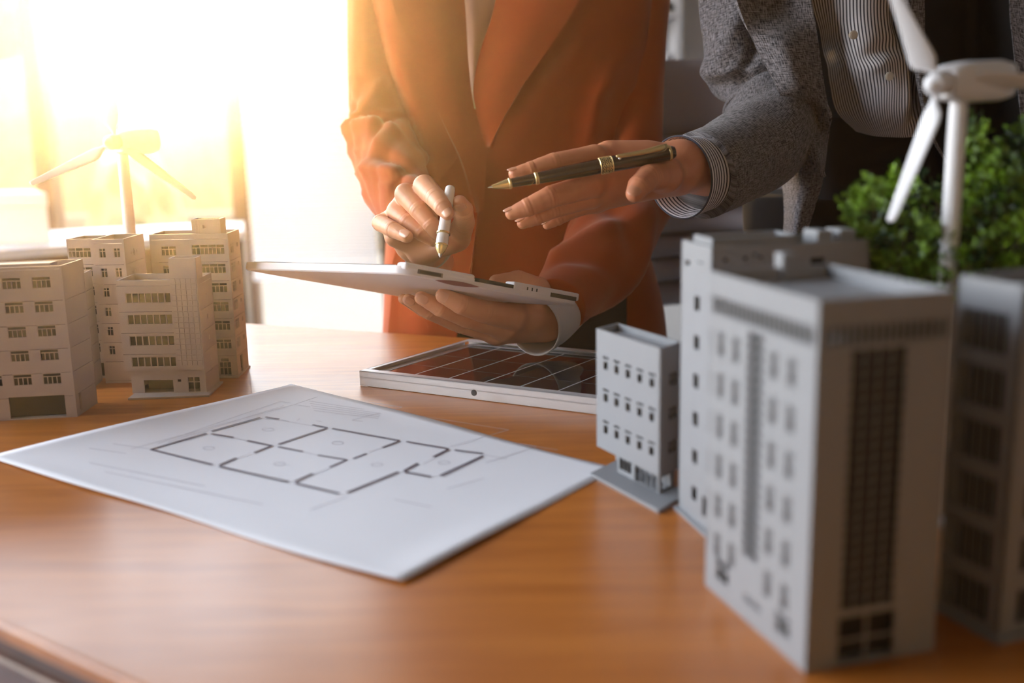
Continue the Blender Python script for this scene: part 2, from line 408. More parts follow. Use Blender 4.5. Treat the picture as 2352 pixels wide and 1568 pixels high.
window('window_2', [((XL - 0.11, y - 0.03, 0.3), (XL - 0.02, y + 0.03, 2.82)) for y in (-0.16, 1.9, 3.96)])

# ------------------------------------------------------------------ outside
g = MB().box((-30, YB + 0.2, -0.25), (30, 60, -0.15)).box((-30, -20, -0.25), (XL - 0.2, YB + 0.2, -0.15)).obj('pavement', M_GROUND); tag(g, kind='structure')
def blob(name, c, r, m, parent, seed=0, sub=3, rough_=0.18):
    bm = bmesh.new(); bmesh.ops.create_icosphere(bm, subdivisions=sub, radius=1)
    rg = np.random.default_rng(seed)
    dirs = rg.normal(size=(14, 3)); dirs /= np.linalg.norm(dirs, axis=1)[:, None]
    for v in bm.verts:
        n = np.array(v.co); k = 1 + rough_ * np.max(np.clip(dirs @ n - 0.72, 0, 1)) * 4 + rough_ * 0.5 * rg.normal()
        v.co = Vector(np.array(c) + n * k * np.array(r))
    me = bpy.data.meshes.new(name); bm.to_mesh(me); bm.free(); me.materials.append(m)
    o = bpy.data.objects.new(name, me); COL.objects.link(o)
    if parent: o.parent = parent; me.transform(Matrix.Translation(-origin_of(parent)))
    return o
for i, (x, y, r, h, lab) in enumerate([(-10.6, 22, 2.2, 3.3, 'tall leafy tree outside, behind the far left window bar'), 
                                       (-3.1, 22, 2.3, 3.2, 'tall leafy tree outside, seen through the white blind'),
                                       (-7.0, 19, 1.1, 0.7, 'low round tree outside, under the glare of the sun')]):
    t = thing('garden_tree', lab, 'tree', (x, y, -0.15), 'trees outside the window')
    MB().prism([(x + 0.12 * math.cos(a), y + 0.12 * math.sin(a)) for a in np.linspace(0, 6.28, 9)[:-1]], -0.15, max(0.1, h - r * 0.6)).obj('trunk', M_BARK, t)
    blob('crown', (x, y, h), (r, r, r * 0.95), M_HEDGE, t, i)
def hedge(name, lab, x0, x1, y, top, seed):
    rg = np.random.default_rng(seed); n, m_ = 90, 10; V = []
    for i in range(n):
        x = x0 + (x1 - x0) * i / (n - 1); hgt_ = top + 0.10 * math.sin(x * 1.3) + 0.05 * math.sin(x * 3.7 + 1)
        for j in range(m_):
            a = math.pi * j / (m_ - 1); k = 1 + 0.06 * rg.normal()
            V.append((x, y - 0.5 * math.cos(a) * k, -0.15 + (hgt_ + 0.15) * max(0.0, math.sin(a)) ** 0.35 * (1 + 0.012 * rg.normal())))
    o = me_obj(name, V, grid_faces(n, m_) , M_HEDGE); fix_normals(o); return tag(o, lab, 'hedge')
hedge('garden_hedge', 'long clipped hedge outside the window, backlit by the low sun', -16, 3, 11.5, 1.82, 4)  # top height shaped to block the low sun from the table
hd = MB().box((-16, 10.0, -0.15), (1.5, 10.4, 0.25)).obj('low_garden_wall', M_GROUND); tag(hd, 'long low tan garden wall beyond the window', 'wall')
t = thing('shrub', 'small yellow green shrub outside, left of the turbine tower', 'shrub', (-2.55, 7.2, -0.15))
blob('foliage', (-2.55, 7.2, 0.35), (0.30, 0.3, 0.5), M_HEDGE, t, 9)

# venetian blind in the right-hand pane of the window
bl = thing('venetian_blind', 'white venetian blind half lowered in the window beside the orange jacket', 'blind', (mx[1][1] + 0.3, YB - 0.08, 1.0))
bx0, bx1 = mx[1][1] + 0.01, mx[2][0] - 0.01
zt, zb = ZC - 0.08, P(700, 632, YB)[2]
nsl = 92; sm = None
for i in range(nsl):
    z = zb + 0.03 + (zt - zb - 0.03) * i / (nsl - 1)
    if sm is None:
        c, s_ = math.cos(0.95), math.sin(0.95)
        V = [(x, dy * c, dy * s_ + dz) for dz in (0, 0.0012) for x in (bx0, bx1) for dy in (-0.0115, 0.0115)]
        V = [(x - origin_of(bl).x, y, z_) for x, y, z_ in V]
        sm = bpy.data.meshes.new('slat'); sm.from_pydata(V, [], [(0, 1, 3, 2), (4, 6, 7, 5), (0, 2, 6, 4), (1, 5, 7, 3), (0, 4, 5, 1), (2, 3, 7, 6)]); sm.materials.append(M_BLIND)
    o = bpy.data.objects.new('slat', sm); COL.objects.link(o); o.parent = bl; o.location = (0, 0, z - 1.0)
MB().box((bx0, YB - 0.095, zb - 0.005), (bx1, YB - 0.065, zb + 0.018)).obj('bottom_rail', M_BLIND, bl)
MB().box((bx0, YB - 0.10, zt + 0.01), (bx1, YB - 0.06, zt + 0.07)).obj('head_rail', M_BLIND, bl)

# long counter under the window, behind the left models
c0, c1, c2, c3 = G(-420, 607, -0.03), G(560, 531, -0.03), G(560, 508, -0.03), G(-420, 556, -0.03)
ct = thing('counter', 'long pale topped brown counter behind the left model buildings', 'counter', ((c0 + c1) / 2 * [1, 1, 0]))
prism('counter_top', [c0[:2], c1[:2], c2[:2], c3[:2]], TZ - 0.055, TZ - 0.03, M_COUNTER, ct)
e = (c3 - c0)[:2] / np.linalg.norm((c3 - c0)[:2])
prism('front_panel', [c0[:2] + e * 0.02, c1[:2] + e * 0.02, c1[:2] + e * 0.05, c0[:2] + e * 0.05], 0.0, TZ - 0.055, M_DKWOOD, ct)
prism('end_panel', [c1[:2] + e * 0.05, c2[:2] - e * 0.02, c2[:2] - e * 0.02 + [-0.03, 0], c1[:2] + e * 0.05 + [-0.03, 0]], 0.0, TZ - 0.055, M_DKWOOD, ct)
b0 = G(118, 560, -0.03); b1 = G(-160, 566, -0.03); hb = P(105, 442, b0[1])[2] - (TZ - 0.03)
bxm = thing('storage_box', 'beige storage box standing on the counter at the far left', 'box', (*((b0 + b1) / 2)[:2], TZ - 0.03))
q = [b1[:2], b0[:2], b0[:2] + e * 0.22, b1[:2] + e * 0.22]
bevel(prism('box_body', q, TZ - 0.03, TZ - 0.03 + hb * 0.78, M_BOX, bxm), 0.006)
q2 = [q[0] + [-0.006, -0.006], q[1] + [0.006, -0.006], q[2] + [0.006, 0.006], q[3] + [-0.006, 0.006]]
bevel(prism('lid', q2, TZ - 0.03 + hb * 0.72, TZ - 0.03 + hb, M_BOX, bxm), 0.006)

# wall niche things seen between the two people
def wallbox(name, lab, cat, px0, py0, px1, py1, Y, dep, m):
    a, b = P(px0, py0, Y), P(px1, py1, Y)
    root = thing(name, lab, cat, (0.5 * (a[0] + b[0]), Y, b[2]))
    return root, a, b
cab, a, b = wallbox('wall_cabinet', 'open grey white shelf unit on the back wall between the two people', 'shelf', 1420, -160, 1566, 150, YB - 0.24, 0.22, M_WALL)
MB().box((a[0], YB - 0.24, b[2] - 0.02), (b[0], YB - 0.001, b[2])).obj('shelf_board', M_CEIL, cab)
MB().box((b[0] - 0.02, YB - 0.24, b[2]), (b[0], YB - 0.001, a[2])).obj('side_panel', M_CEIL, cab)
zz = P(1500, 40, YB - 0.24)[2]
MB().box((a[0], YB - 0.24, zz), (b[0] - 0.02, YB - 0.001, zz + 0.02)).obj('shelf_board', M_CEIL, cab)
MB().box((a[0], YB - 0.03, b[2]), (b[0] - 0.02, YB - 0.001, a[2])).obj('back_panel', M_CHAIR, cab)
pb = MB().box((a[0] + 0.14, YB - 0.2, zz + 0.021), (b[0] - 0.03, YB - 0.05, zz + 0.06)).obj('dark_document_tray', M_SHOE); bevel(pb, 0.004)
tag(pb, 'flat dark tray lying on the upper shelf behind the people', 'tray')
pb = MB().box((a[0] + 0.14, YB - 0.2, b[2] + 0.001), (b[0] - 0.05, YB - 0.06, b[2] + 0.05)).obj('white_paper_stack', M_PAPER); bevel(pb, 0.002)
tag(pb, 'white stack of paper on the lower shelf behind the people', 'paper')

# ================================================================== the table
tb = thing('meeting_table', 'varnished orange brown wooden table carrying the plan and the models', 'table', (0.3, 0.8, 0))
pA, pB, pC = G(575, 742)[:2], G(1080, 775)[:2], G(1370, 803)[:2]
dback = (pC - pA) / np.linalg.norm(pC - pA)
f0, f1 = G(-60, 1408)[:2], G(330, 1584)[:2]
dfr = (f1 - f0) / np.linalg.norm(f1 - f0)
back = [pA - dback * 1.3, pA, pB, pC, pC + dback * 0.9]
bend = [f1 + dfr * 0.10, f1 + dfr * 0.26, f1 + dfr * 0.6 + [0.0, -0.02], np.array([1.15, f1[1] - 0.42])]
front = [f0 - dfr * 0.75] + [f0, f1] + bend
poly = [tuple(p) for p in front] + [(1.2, back[-1][1])] + [tuple(p) for p in back[::-1]]
top = prism('table_top', poly, TZ - 0.012, TZ, M_WOOD, tb); bevel(top, 0.004, 3)
cx = np.mean([p[0] for p in poly]); cy = np.mean([p[1] for p in poly])
sh = lambda k: [(cx + (p[0] - cx) * k, cy + (p[1] - cy) * k) for p in poly]
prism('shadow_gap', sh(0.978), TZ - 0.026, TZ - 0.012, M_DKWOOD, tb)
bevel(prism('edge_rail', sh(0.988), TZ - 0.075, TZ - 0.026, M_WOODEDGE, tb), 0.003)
for lx, ly in ((-0.55, 0.95), (0.85, 0.35), (-0.75, 1.45), (0.75, 1.0)):
    lg = MB().box((lx - 0.035, ly - 0.035, 0), (lx + 0.035, ly + 0.035, TZ - 0.075)).obj('leg', M_WOODEDGE, tb); bevel(lg, 0.006)

# ------------------------------------------------------------------ office chair behind the man
def chair():
    Y = 2.02
    tl, tr, bl_, br = P(1502, 140, Y), P(1838, 120, Y), P(1480, 742, Y), P(1768, 745, Y)
    r = thing('office_chair', 'grey ribbed high back office chair behind the reaching arm', 'chair', ((tl[0] + tr[0]) / 2, Y + 0.2, 0))
    ys = [140, 310] + [310 + 57.5 * k for k in range(1, 8)]
    def row(py):
        t = (py - 140) / 600
        return P(1500 - 18 * t, py, Y), P(1838 - 68 * t, py - 18 * (1 - t), Y)
    for k in range(len(ys) - 1):
        a0, a1 = row(ys[k] + 0.3); b0, b1 = row(ys[k + 1] - 0.3)
        V = []; nu, nv = 8, 14
        for i in range(nu):
            for j in range(nv):
                u, v = i / (nu - 1), j / (nv - 1)
                p = (a0 * (1 - v) + a1 * v) * (1 - u) + (b0 * (1 - v) + b1 * v) * u
                V.append(p + np.array([0, -0.026 * math.sin(math.pi * u) ** 0.5 + 0.05 * math.sin(math.pi * v) + 0.06 * (k / 8) - 0.03, 0]))
        W = [p + np.array([0, 0.03, 0]) for p in V]
        n = nu * nv; f = grid_faces(nu, nv)
        rim = list(range(nv)) + [i * nv + nv - 1 for i in range(1, nu)] + [(nu - 1) * nv + j for j in range(nv - 2, -1, -1)] + [i * nv for i in range(nu - 2, 0, -1)]
        o = me_obj('back_rib', np.array(V + W), f + [tuple(i + n for i in q[::-1]) for q in f] + [(rim[i], rim[(i + 1) % len(rim)], rim[(i + 1) % len(rim)] + n, rim[i] + n) for i in range(len(rim))], M_CHAIR, r, True)
        fix_normals(o); o.data.set_sharp_from_angle(angle=0.9)
    for s in (0, 1):
        pts = []
        for py in (118, 300, 500, 760):
            p = row(py)[s] + np.array([(-0.012, 0.014)[s], 0.03 + 0.06 * (py - 140) / 600, 0]); pts.append(p)
        pts.append(pts[-1] + np.array([0, -0.02, -0.1])); pts.append(pts[-1] + np.array([0, -0.2, -0.06]))
        tube('side_frame', pts, [0.014] * 6, M_CHROME, r, 30, 12)
    zs = 0.46; xc = (tl[0] + tr[0]) / 2
    bevel(MB().box((xc - 0.21, Y - 0.40, zs - 0.06), (xc + 0.23, Y + 0.05, zs)).obj('seat', M_CHAIR, r), 0.03, 4)
    lathe('gas_lift', (xc, Y - 0.2, 0.08), (xc, Y - 0.2, zs - 0.06), [(0, 0.03), (0.5, 0.03), (0.5, 0.02), (1, 0.02)], M_CHROME, r)
    for k in range(5):
        a = k * 2 * math.pi / 5 + 0.3; e_ = np.array([xc + 0.30 * math.cos(a), Y - 0.2 + 0.30 * math.sin(a), 0.07])
        bl__ = tube('base_leg', [(xc, Y - 0.2, 0.11), e_], [0.022, 0.014], M_CHROME, r, 4, 10)
        lathe('castor', e_ + [0.012, 0, -0.042], e_ + [-0.012, 0, -0.042], [(0, 0.02), (0.1, 0.027), (0.9, 0.027), (1, 0.02)], M_BLACK, bl__, 16)
chair()

# ================================================================== model buildings
class Bld:
    def __init__(s, label, A, B, C, name='model_building', group='white architectural models', m=None):
        """A front left, B front right, C rear right ground points"""
        s.A, s.B, s.C = [np.array(q[:2], float) for q in (A, B, C)]
        s.D = s.A + s.C - s.B
        c = (s.A + s.B + s.C + s.D) / 4
        s.r = thing(name, label, 'model', (*c, TZ), group); s.m = m or M_PLASTIC; s.cache = {}
    def slab(s, poly, h=0.0022, name='base_slab', z0=0.0):
        bevel(prism(name, poly, TZ + z0, TZ + z0 + h, s.m, s.r), 0.0003, 1)
class Face:
    """vertical wall between ground points a, b (left, right seen from outside)"""
    def __init__(s, bld, a, b, H, z0=0.0, t=0.0018):
        s.b = bld; s.a = np.array(a[:2], float); s.e = np.array(b[:2], float) - s.a
        s.W = np.linalg.norm(s.e); s.e /= s.W; s.n = np.array([s.e[1], -s.e[0]]); s.H, s.z0, s.t = H, z0, t
        s.holes = []
    def uv(s, px, py):
        d = ray(px, py); k = ((s.a - CAM[:2]) @ s.n) / (d[:2] @ s.n)
        q = CAM + d * k
        return float((q[:2] - s.a) @ s.e), float(q[2] - TZ)
    def rect(s, px0, py0, px1, py1):
        u0, v1 = s.uv(px0, py0); u1, v0 = s.uv(px1, py1)
        return [min(u0, u1), min(v0, v1), max(u0, u1), max(v0, v1)]
    def hole(s, r, spec=None): s.holes.append((list(r), spec)); return s
    def grid(s, first, last, nx, ny, spec=None, skip=()):
        """first = top left, last = bottom right opening, both in pixels or uv"""
        f, l = (s.rect(*q) if q[0] > 1.5 else q for q in (first, last))
        w_, h_ = (f[2] - f[0] + l[2] - l[0]) / 2, (f[3] - f[1] + l[3] - l[1]) / 2
        for i in range(nx):
            for j in range(ny):
                if (i, j) in skip: continue
                u = f[0] + (l[0] - f[0]) * (i / (nx - 1) if nx > 1 else 0); v = f[1] + (l[1] - f[1]) * (j / (ny - 1) if ny > 1 else 0)
                s.hole((u, v, u + w_, v + h_), spec)
        return s
    def slit(s, v, u0=0.002, u1=None, h=0.00045): return s.hole((u0, v, (s.W - 0.002) if u1 is None else u1, v + h))
    def to(s, u, v, d=0.0):            # d outward
        q = s.a + s.e * u + s.n * d; return (q[0], q[1], TZ + v)
    def build(s, name='wall', frame_name='window_frame'):
        eps = 0.0004
        hs = []
        for r, spec in s.holes:
            r = [max(eps, r[0]), max(s.z0 + eps, r[1]), min(s.W - eps, r[2]), min(s.H - eps, r[3])]
            if r[2] - r[0] > 2e-4 and r[3] - r[1] > 2e-4: hs.append((r, spec))
        us = sorted({0.0, s.W, *[round(r[k], 5) for r, _ in hs for k in (0, 2)]}); vs = sorted({s.z0, s.H, *[round(r[k], 5) for r, _ in hs for k in (1, 3)]})
        us, vs = np.array(us), np.array(vs); nu, nv = len(us) - 1, len(vs) - 1
        uc, vc = (us[1:] + us[:-1]) / 2, (vs[1:] + vs[:-1]) / 2
        fill = np.ones((nu, nv), bool)
        for r, _ in hs: fill &= ~(((uc > r[0]) & (uc < r[2]))[:, None] & ((vc > r[1]) & (vc < r[3]))[None, :])
        V = [s.to(u, v, d) for d in (0, -s.t) for u in us for v in vs]
        n = (nu + 1) * (nv + 1); ix = lambda i, j, k: k * n + i * (nv + 1) + j
        Fc = []
        fl = lambda i, j: 0 <= i < nu and 0 <= j < nv and fill[i, j]
        for i in range(nu):
            for j in range(nv):
                if not fill[i, j]: continue
                Fc.append((ix(i, j, 0), ix(i + 1, j, 0), ix(i + 1, j + 1, 0), ix(i, j + 1, 0)))
                Fc.append((ix(i, j, 1), ix(i, j + 1, 1), ix(i + 1, j + 1, 1), ix(i + 1, j, 1)))
                if not fl(i - 1, j): Fc.append((ix(i, j, 0), ix(i, j + 1, 0), ix(i, j + 1, 1), ix(i, j, 1)))
                if not fl(i + 1, j): Fc.append((ix(i + 1, j, 0), ix(i + 1, j, 1), ix(i + 1, j + 1, 1), ix(i + 1, j + 1, 0)))
                if not fl(i, j - 1): Fc.append((ix(i, j, 0), ix(i, j, 1), ix(i + 1, j, 1), ix(i + 1, j, 0)))
                if not fl(i, j + 1): Fc.append((ix(i, j + 1, 0), ix(i + 1, j + 1, 0), ix(i + 1, j + 1, 1), ix(i, j + 1, 1)))
        me_obj(name, V, Fc, s.b.m, s.b.r)
        for r, spec in hs:
            if spec: s.frame(r, spec, frame_name)
        return s
    def frame(s, r, spec, name):
        """spec = (bar positions under the transom, bar positions over it, transom height fraction or None, bar width)"""
        w_, h_ = round(r[2] - r[0], 5), round(r[3] - r[1], 5); lo, up, tr, bw = spec
        key = (round(w_, 4), round(h_, 4), str(spec))
        if key not in s.b.cache:
            mb = MB(); d0, d1 = 0.0013, 0.0003; o = 0.0004
            bx = lambda u0, v0, u1, v1: mb.box((u0, d1, v0), (u1, d0, v1))
            bx(-o, -o, bw * .7, h_ + o); bx(w_ - bw * .7, -o, w_ + o, h_ + o); bx(0, -o, w_, bw * .7); bx(0, h_ - bw * .7, w_, h_ + o)
            ht = h_ * tr if tr else h_
            if tr: bx(0, ht - bw / 2, w_, ht + bw / 2)
            for k in lo: bx(w_ * k - bw / 2, 0, w_ * k + bw / 2, ht)
            if tr:
                for k in up: bx(w_ * k - bw / 2, ht, w_ * k + bw / 2, h_)
            me = bpy.data.meshes.new(name); me.from_pydata(mb.v, [], mb.f); me.materials.append(s.b.m); s.b.cache[key] = me
        ob = bpy.data.objects.new(name, s.b.cache[key]); COL.objects.link(ob); ob.parent = s.b.r
        p = Vector(s.to(r[0], r[1])) - origin_of(s.b.r); e_, n_ = s.e, s.n
        ob.matrix_basis = Matrix(((e_[0], -n_[0], 0, p[0]), (e_[1], -n_[1], 0, p[1]), (0, 0, 1, p[2]), (0, 0, 0, 1)))
def ev(k): return [(i + 1) / k for i in range(k - 1)]
def shell(b, H, back=True, left=True, right=False, roof=0.006, z0=0.0, t=0.0018, core=True):
    """plain walls at the unseen sides, roof and floor plates"""
    if back: Face(b, b.C, b.D, H, z0, t).build()
    if left: Face(b, b.D, b.A, H, z0, t).build()
    if right: Face(b, b.B, b.C, H, z0, t).build()
    ins = inset([b.A, b.B, b.C, b.D], t * 1.02)
    prism('roof', ins, TZ + H - roof - 0.0015, TZ + H - roof, b.m, b.r)
    if core: prism('shade_core', inset([b.A, b.B, b.C, b.D], t + 0.0045), TZ + max(z0, 0.0005) + 0.0012, TZ + H - roof - 0.003, M_SHADE_CORE, b.r)
    prism('floor_plate', ins, TZ + max(z0, 0.0005), TZ + max(z0, 0.0005) + 0.001, b.m, b.r)
def inset(poly, d):
    c = np.mean(poly, axis=0); out = []
    n = len(poly)
    for i in range(n):
        a, b, c_ = poly[i - 1], poly[i], poly[(i + 1) % n]
        e1 = (b - a) / np.linalg.norm(b - a); e2 = (c_ - b) / np.linalg.norm(c_ - b)
        n1, n2 = np.array([-e1[1], e1[0]]), np.array([-e2[1], e2[0]])
        k = d / (1 + n1 @ n2); out.append(b + (n1 + n2) * k)
    return out
def hgt(px, py, g):                    # height of the pixel over ground point g
    return P(px, py, g[1])[2] - TZ

# --- left group
a_, b_, c_ = G(0, 966.5), G(178, 957), G(224.5, 925)
a2 = b_ + (a_ - b_) / np.linalg.norm(a_ - b_) * 0.125
B1 = Bld('pale model block at the far left edge with a wide garage opening', a2, b_, c_)
H1 = hgt(141.7, 610, b_)
fr = Face(B1, B1.A, B1.B, H1)
w4 = (ev(4), [], 0.70, 0.00075)
r1, r2 = fr.rect(2.2, 639.6, 48.3, 663.5), fr.rect(71, 637, 116.5, 660.6); r3 = fr.rect(96.8, 857, 143, 881)
dx = r2[0] - r1[0]
fr.grid([r1[0] - dx, r1[1], r1[2] - dx, r1[3]], r3, 3, 5, w4)
for j in range(5): fr.slit(r2[1] - (r2[1] - r3[1]) / 4 * j - 0.0125)
fr.slit(r2[3] + 0.007); fr.hole(fr.rect(19, 913, 153, 955)).build()
sd = Face(B1, B1.B, B1.C, H1)
for j in range(5): sd.slit(r2[1] - (r2[1] - r3[1]) / 4 * j - 0.0125)
sd.hole(sd.rect(181, 903, 190, 943)).build(); shell(B1, H1)
q = inset([B1.A, B1.B, B1.C, B1.D], 0.017); bevel(prism('roof_hatch', q, TZ + H1 - 0.006, TZ + H1 + 0.001, M_PLASTIC, B1.r), 0.0004, 1)

A3, B3_, = G(213, 894), G(236, 872)
d3 = (B3_ - A3)[:2]; n3 = np.array([d3[1], -d3[0]]) / np.linalg.norm(d3)
B2 = Bld('narrow model block squeezed between the far left block and the plus slit tower', A3[:2] + np.array([-0.06, -0.003]), A3, B3_)
H2 = hgt(196, 631, A3)
f = Face(B2, B2.A, B2.B, H2).build(); f = Face(B2, B2.B, B2.C, H2)
for j in range(5): f.slit(H2 * (0.2 + 0.16 * j))
f.build(); shell(B2, H2)

g0, g1 = G(243, 880), G(315, 878.5)
rr = G(358, 850)
B3 = Bld('tall two part model tower with paired windows and plus shaped slits on its side', g0, g1, rr)
H3 = hgt(289, 548.6, g1)
f = Face(B3, B3.A, B3.B, H3); w2 = (ev(2), ev(2), 0.68, 0.0007)
fi, la = f.rect(226.7, 570.9, 243.6, 591.9), f.rect(282, 793, 299, 814)
f.grid(fi, la, 2, 6, w2); st = (fi[1] - la[1]) / 5
for j in range(7): f.slit(fi[1] - st * j - 0.008)
f.slit(fi[3] + 0.005); f.build()
f = Face(B3, B3.B, B3.C, H3)
for j in range(6):
    v = fi[1] - st * j + 0.003
    u = f.W * 0.45; s_ = 0.0011
    for (du, dv, a, b) in ((0, 1.6, .8, 1.3), (0, -1.6, .8, 1.3), (-1.7, 0, .8, 1.3), (1.7, 0, .8, 1.3), (-7.5, 0, .6, 1.4), (7.5, 0, .6, 1.4)):
        f.hole((u + du * s_ - a * s_, v + dv * 1.3 * s_ - b * s_, u + du * s_ + a * s_, v + dv * 1.3 * s_ + b * s_))
    f.slit(fi[1] - st * j - 0.008)
f.build(); shell(B3, H3)
# recessed left wing, part of the same model
wl = g0[:2] + np.array([-0.038, 0.026]); wr = g0[:2] + np.array([0.002, 0.025]); wb = wr + np.array([0.003, 0.04])
Bw = Bld.__new__(Bld); Bw.A, Bw.B, Bw.C = wl, wr, wb; Bw.D = wl + wb - wr; Bw.r = B3.r; Bw.m = M_PLASTIC; Bw.cache = {}
f = Face(Bw, Bw.A, Bw.B, H3 - 0.0015)
w6 = (ev(6), [1 / 3, 2 / 3], 0.66, 0.0007)
fi2 = f.rect(154, 569.5, 210, 591); f.grid(fi2, [fi2[0], fi2[1] - st * 5, fi2[2], fi2[3] - st * 5], 1, 6, w6)
f.hole((f.W - 0.016, 0.002, f.W - 0.006, 0.018), (ev(2), [], None, 0.0006))
for j in range(7): f.slit(fi2[1] - st * j - 0.008)
f.build(); shell(Bw, H3 - 0.0015)

g0, g1, g2 = G(305, 907), G(475.5, 905), G(505, 879)
B4 = Bld('front left model block with four strip windows, tiled panel and roof tower', g0, g1, g2)
H4 = hgt(456, 641, g1); zg = hgt(470.7, 850, g1)
ov = (B4.A - B4.B) / np.linalg.norm(B4.A - B4.B)
Aup = B4.A + ov * 0.0055
nn = np.array([(B4.B - B4.A)[1], -(B4.B - B4.A)[0]]); nn /= np.linalg.norm(nn)
f = Face(B4, Aup + nn * 0.002, B4.B + nn * 0.002, H4, zg)
fi, la = f.rect(287, 673, 393.5, 695.6), f.rect(301.5, 819.5, 406.7, 842)
f.grid(fi, la, 1, 4, (ev(7), [], None, 0.0011)); st = (fi[1] - la[1]) / 3
t0 = f.rect(390.6, 640.5, 455, 640.5); t1 = f.rect(408, 839, 469, 838)
tu0, tu1, tv0, tv1 = (t0[0] + t1[0]) / 2, f.W - 0.0008, t1[1] - 0.0002, t0[3] + 0.0008
for j in range(4): f.slit(fi[1] - st * j - 0.009, 0.0, tu0 - 0.001)
f.slit(fi[3] + 0.007, 0.0, tu0 - 0.001); f.build()
prism('overhang_floor', [Aup + nn * 0.002, B4.B + nn * 0.002, B4.B, Aup], TZ + zg, TZ + zg + 0.0015, M_PLASTIC, B4.r)
tile = None; ntx, nty = 5, 16
gw, gh = (tu1 - tu0) / ntx, (tv1 - tv0) / nty
for i in range(ntx):
    for j in range(nty):
        if tile is None:
            mb = MB().box((0.0004, -0.0007, 0.0004), (gw - 0.0004, 0.0002, gh - 0.0004))
            tile = bpy.data.meshes.new('tile'); tile.from_pydata(mb.v, [], mb.f); tile.materials.append(M_PLASTIC)
        o = bpy.data.objects.new('tile', tile); COL.objects.link(o); o.parent = B4.r
        p = Vector(f.to(tu0 + gw * i, tv0 + gh * j)) - origin_of(B4.r); e_, n_ = f.e, f.n
        o.matrix_basis = Matrix(((e_[0], -n_[0], 0, p[0]), (e_[1], -n_[1], 0, p[1]), (0, 0, 1, p[2]), (0, 0, 0, 1)))
f2 = Face(B4, B4.A, B4.B, zg, 0.002)
f2.hole(f2.rect(330, 873, 400, 905)).hole(f2.rect(407, 870, 417, 877.5), ([], [], None, 0.0006)).hole(f2.rect(430, 865, 462, 901), (ev(2), ev(2), 0.66, 0.0009)).build()
fs = Face(B4, B4.B, B4.C, H4, 0.0)
for j in range(4):
    v = fi[1] - st * j
    fs.slit(v - 0.009)
    for du in (-0.0011, 0.0004): fs.hole((fs.W * 0.5 + du, v + 0.001, fs.W * 0.5 + du + 0.0008, v + 0.006))
for du in (-0.0011, 0.0004): fs.hole((fs.W * 0.5 + du, zg - 0.006, fs.W * 0.5 + du + 0.0008, zg - 0.001))
fs.slit(fi[3] + 0.007); fs.build()
Bu = Bld.__new__(Bld); Bu.A, Bu.B, Bu.C = Aup, B4.B, B4.C; Bu.D = Aup + B4.C - B4.B; Bu.r = B4.r; Bu.m = M_PLASTIC; Bu.cache = {}
shell(Bu, H4, z0=zg); prism('shade_core', inset([B4.A, B4.B, B4.C, B4.D], 0.013), TZ + 0.003, TZ + zg - 0.0005, M_SHADE_CORE, B4.r); Face(B4, B4.D, B4.A, zg, 0.002).build(); Face(B4, B4.C, B4.D, zg, 0.002).build()
s0, s1, s2 = G(293.7, 919), G(480.5, 911.5), G(513, 879.5); s3 = s0 + s2 - s1
B4.slab([s0[:2], s1[:2], s2[:2], s3[:2]])
# roof tower
Ht = hgt(452, 592, g1)
ta, tb_ = np.array(f.to(tu0 - 0.0006, 0)[:2]) - nn * 0.0005, np.array(f.to(f.W - 0.0002, 0)[:2]) - nn * 0.0005
ed = (B4.C - B4.B) / np.linalg.norm(B4.C - B4.B); tc_ = tb_ + ed * 0.020
Bt = Bld.__new__(Bld); Bt.A, Bt.B, Bt.C = ta, tb_, tc_; Bt.D = ta + tc_ - tb_; Bt.r = B4.r; Bt.m = M_PLASTIC; Bt.cache = {}
Face(Bt, Bt.A, Bt.B, Ht, H4 - 0.0006).build('roof_tower_wall'); shell(Bt, Ht, right=True, z0=H4 - 0.006, roof=0.003, core=False)

g1, g2 = G(547.5, 866), G(572, 844)
g0 = g1[:2] + np.array([-1, 0.03]) / np.linalg.norm([1, 0.03]) * 0.078
H5 = hgt(519.7, 535.7, g1)
k = None
for wd in np.linspace(0.05, 0.13, 161):          # width from the top left corner
    q = g1[:2] + np.array([-1, 0.03]) / np.linalg.norm([1, 0.03]) * wd
    v_ = np.array([q[0], q[1], TZ + H5]) - CAM; d_ = v_ @ FW; px = 1176 + F_PX * (v_ @ RT) / d_
    if k is None or abs(px - 342) < k[0]: k = (abs(px - 342), wd)
g0 = g1[:2] + np.array([-1, 0.03]) / np.linalg.norm([1, 0.03]) * k[1]
B5 = Bld('tall model block at the back with a rooftop hut and arched doorway', g0, g1, g2)
f = Face(B5, B5.A, B5.B, H5)
fi = f.rect(439.6, 562.5, 515.5, 584); la = f.rect(455, 779.5, 531.4, 801)
f.grid(fi, la, 1, 6, (ev(8), ev(4), 0.68, 0.0007)); st = (fi[1] - la[1]) / 5
fl_ = f.rect(369.5, 565.7, 405.8, 587); f.grid(fl_, [fl_[0], fl_[1] - 5 * st, fl_[2], fl_[3] - 5 * st], 1, 6, (ev(4), ev(2), 0.68, 0.0007))
for j in range(6): f.slit(fi[1] - st * j - 0.008)
f.slit(fi[3] + 0.006)
dr = f.rect(503, 823, 533, 864); cut = 0.004
f.hole((dr[0], dr[1], dr[2], dr[3] - cut)).hole((dr[0] + cut * .6, dr[3] - cut, dr[2] - cut * .6, dr[3]))
f.frame([dr[0], dr[1], dr[2], dr[3] - cut], ([0.33, 0.66], [0.33, 0.66], 0.6, 0.0006), 'door_frame'); f.build()
f = Face(B5, B5.B, B5.C, H5)
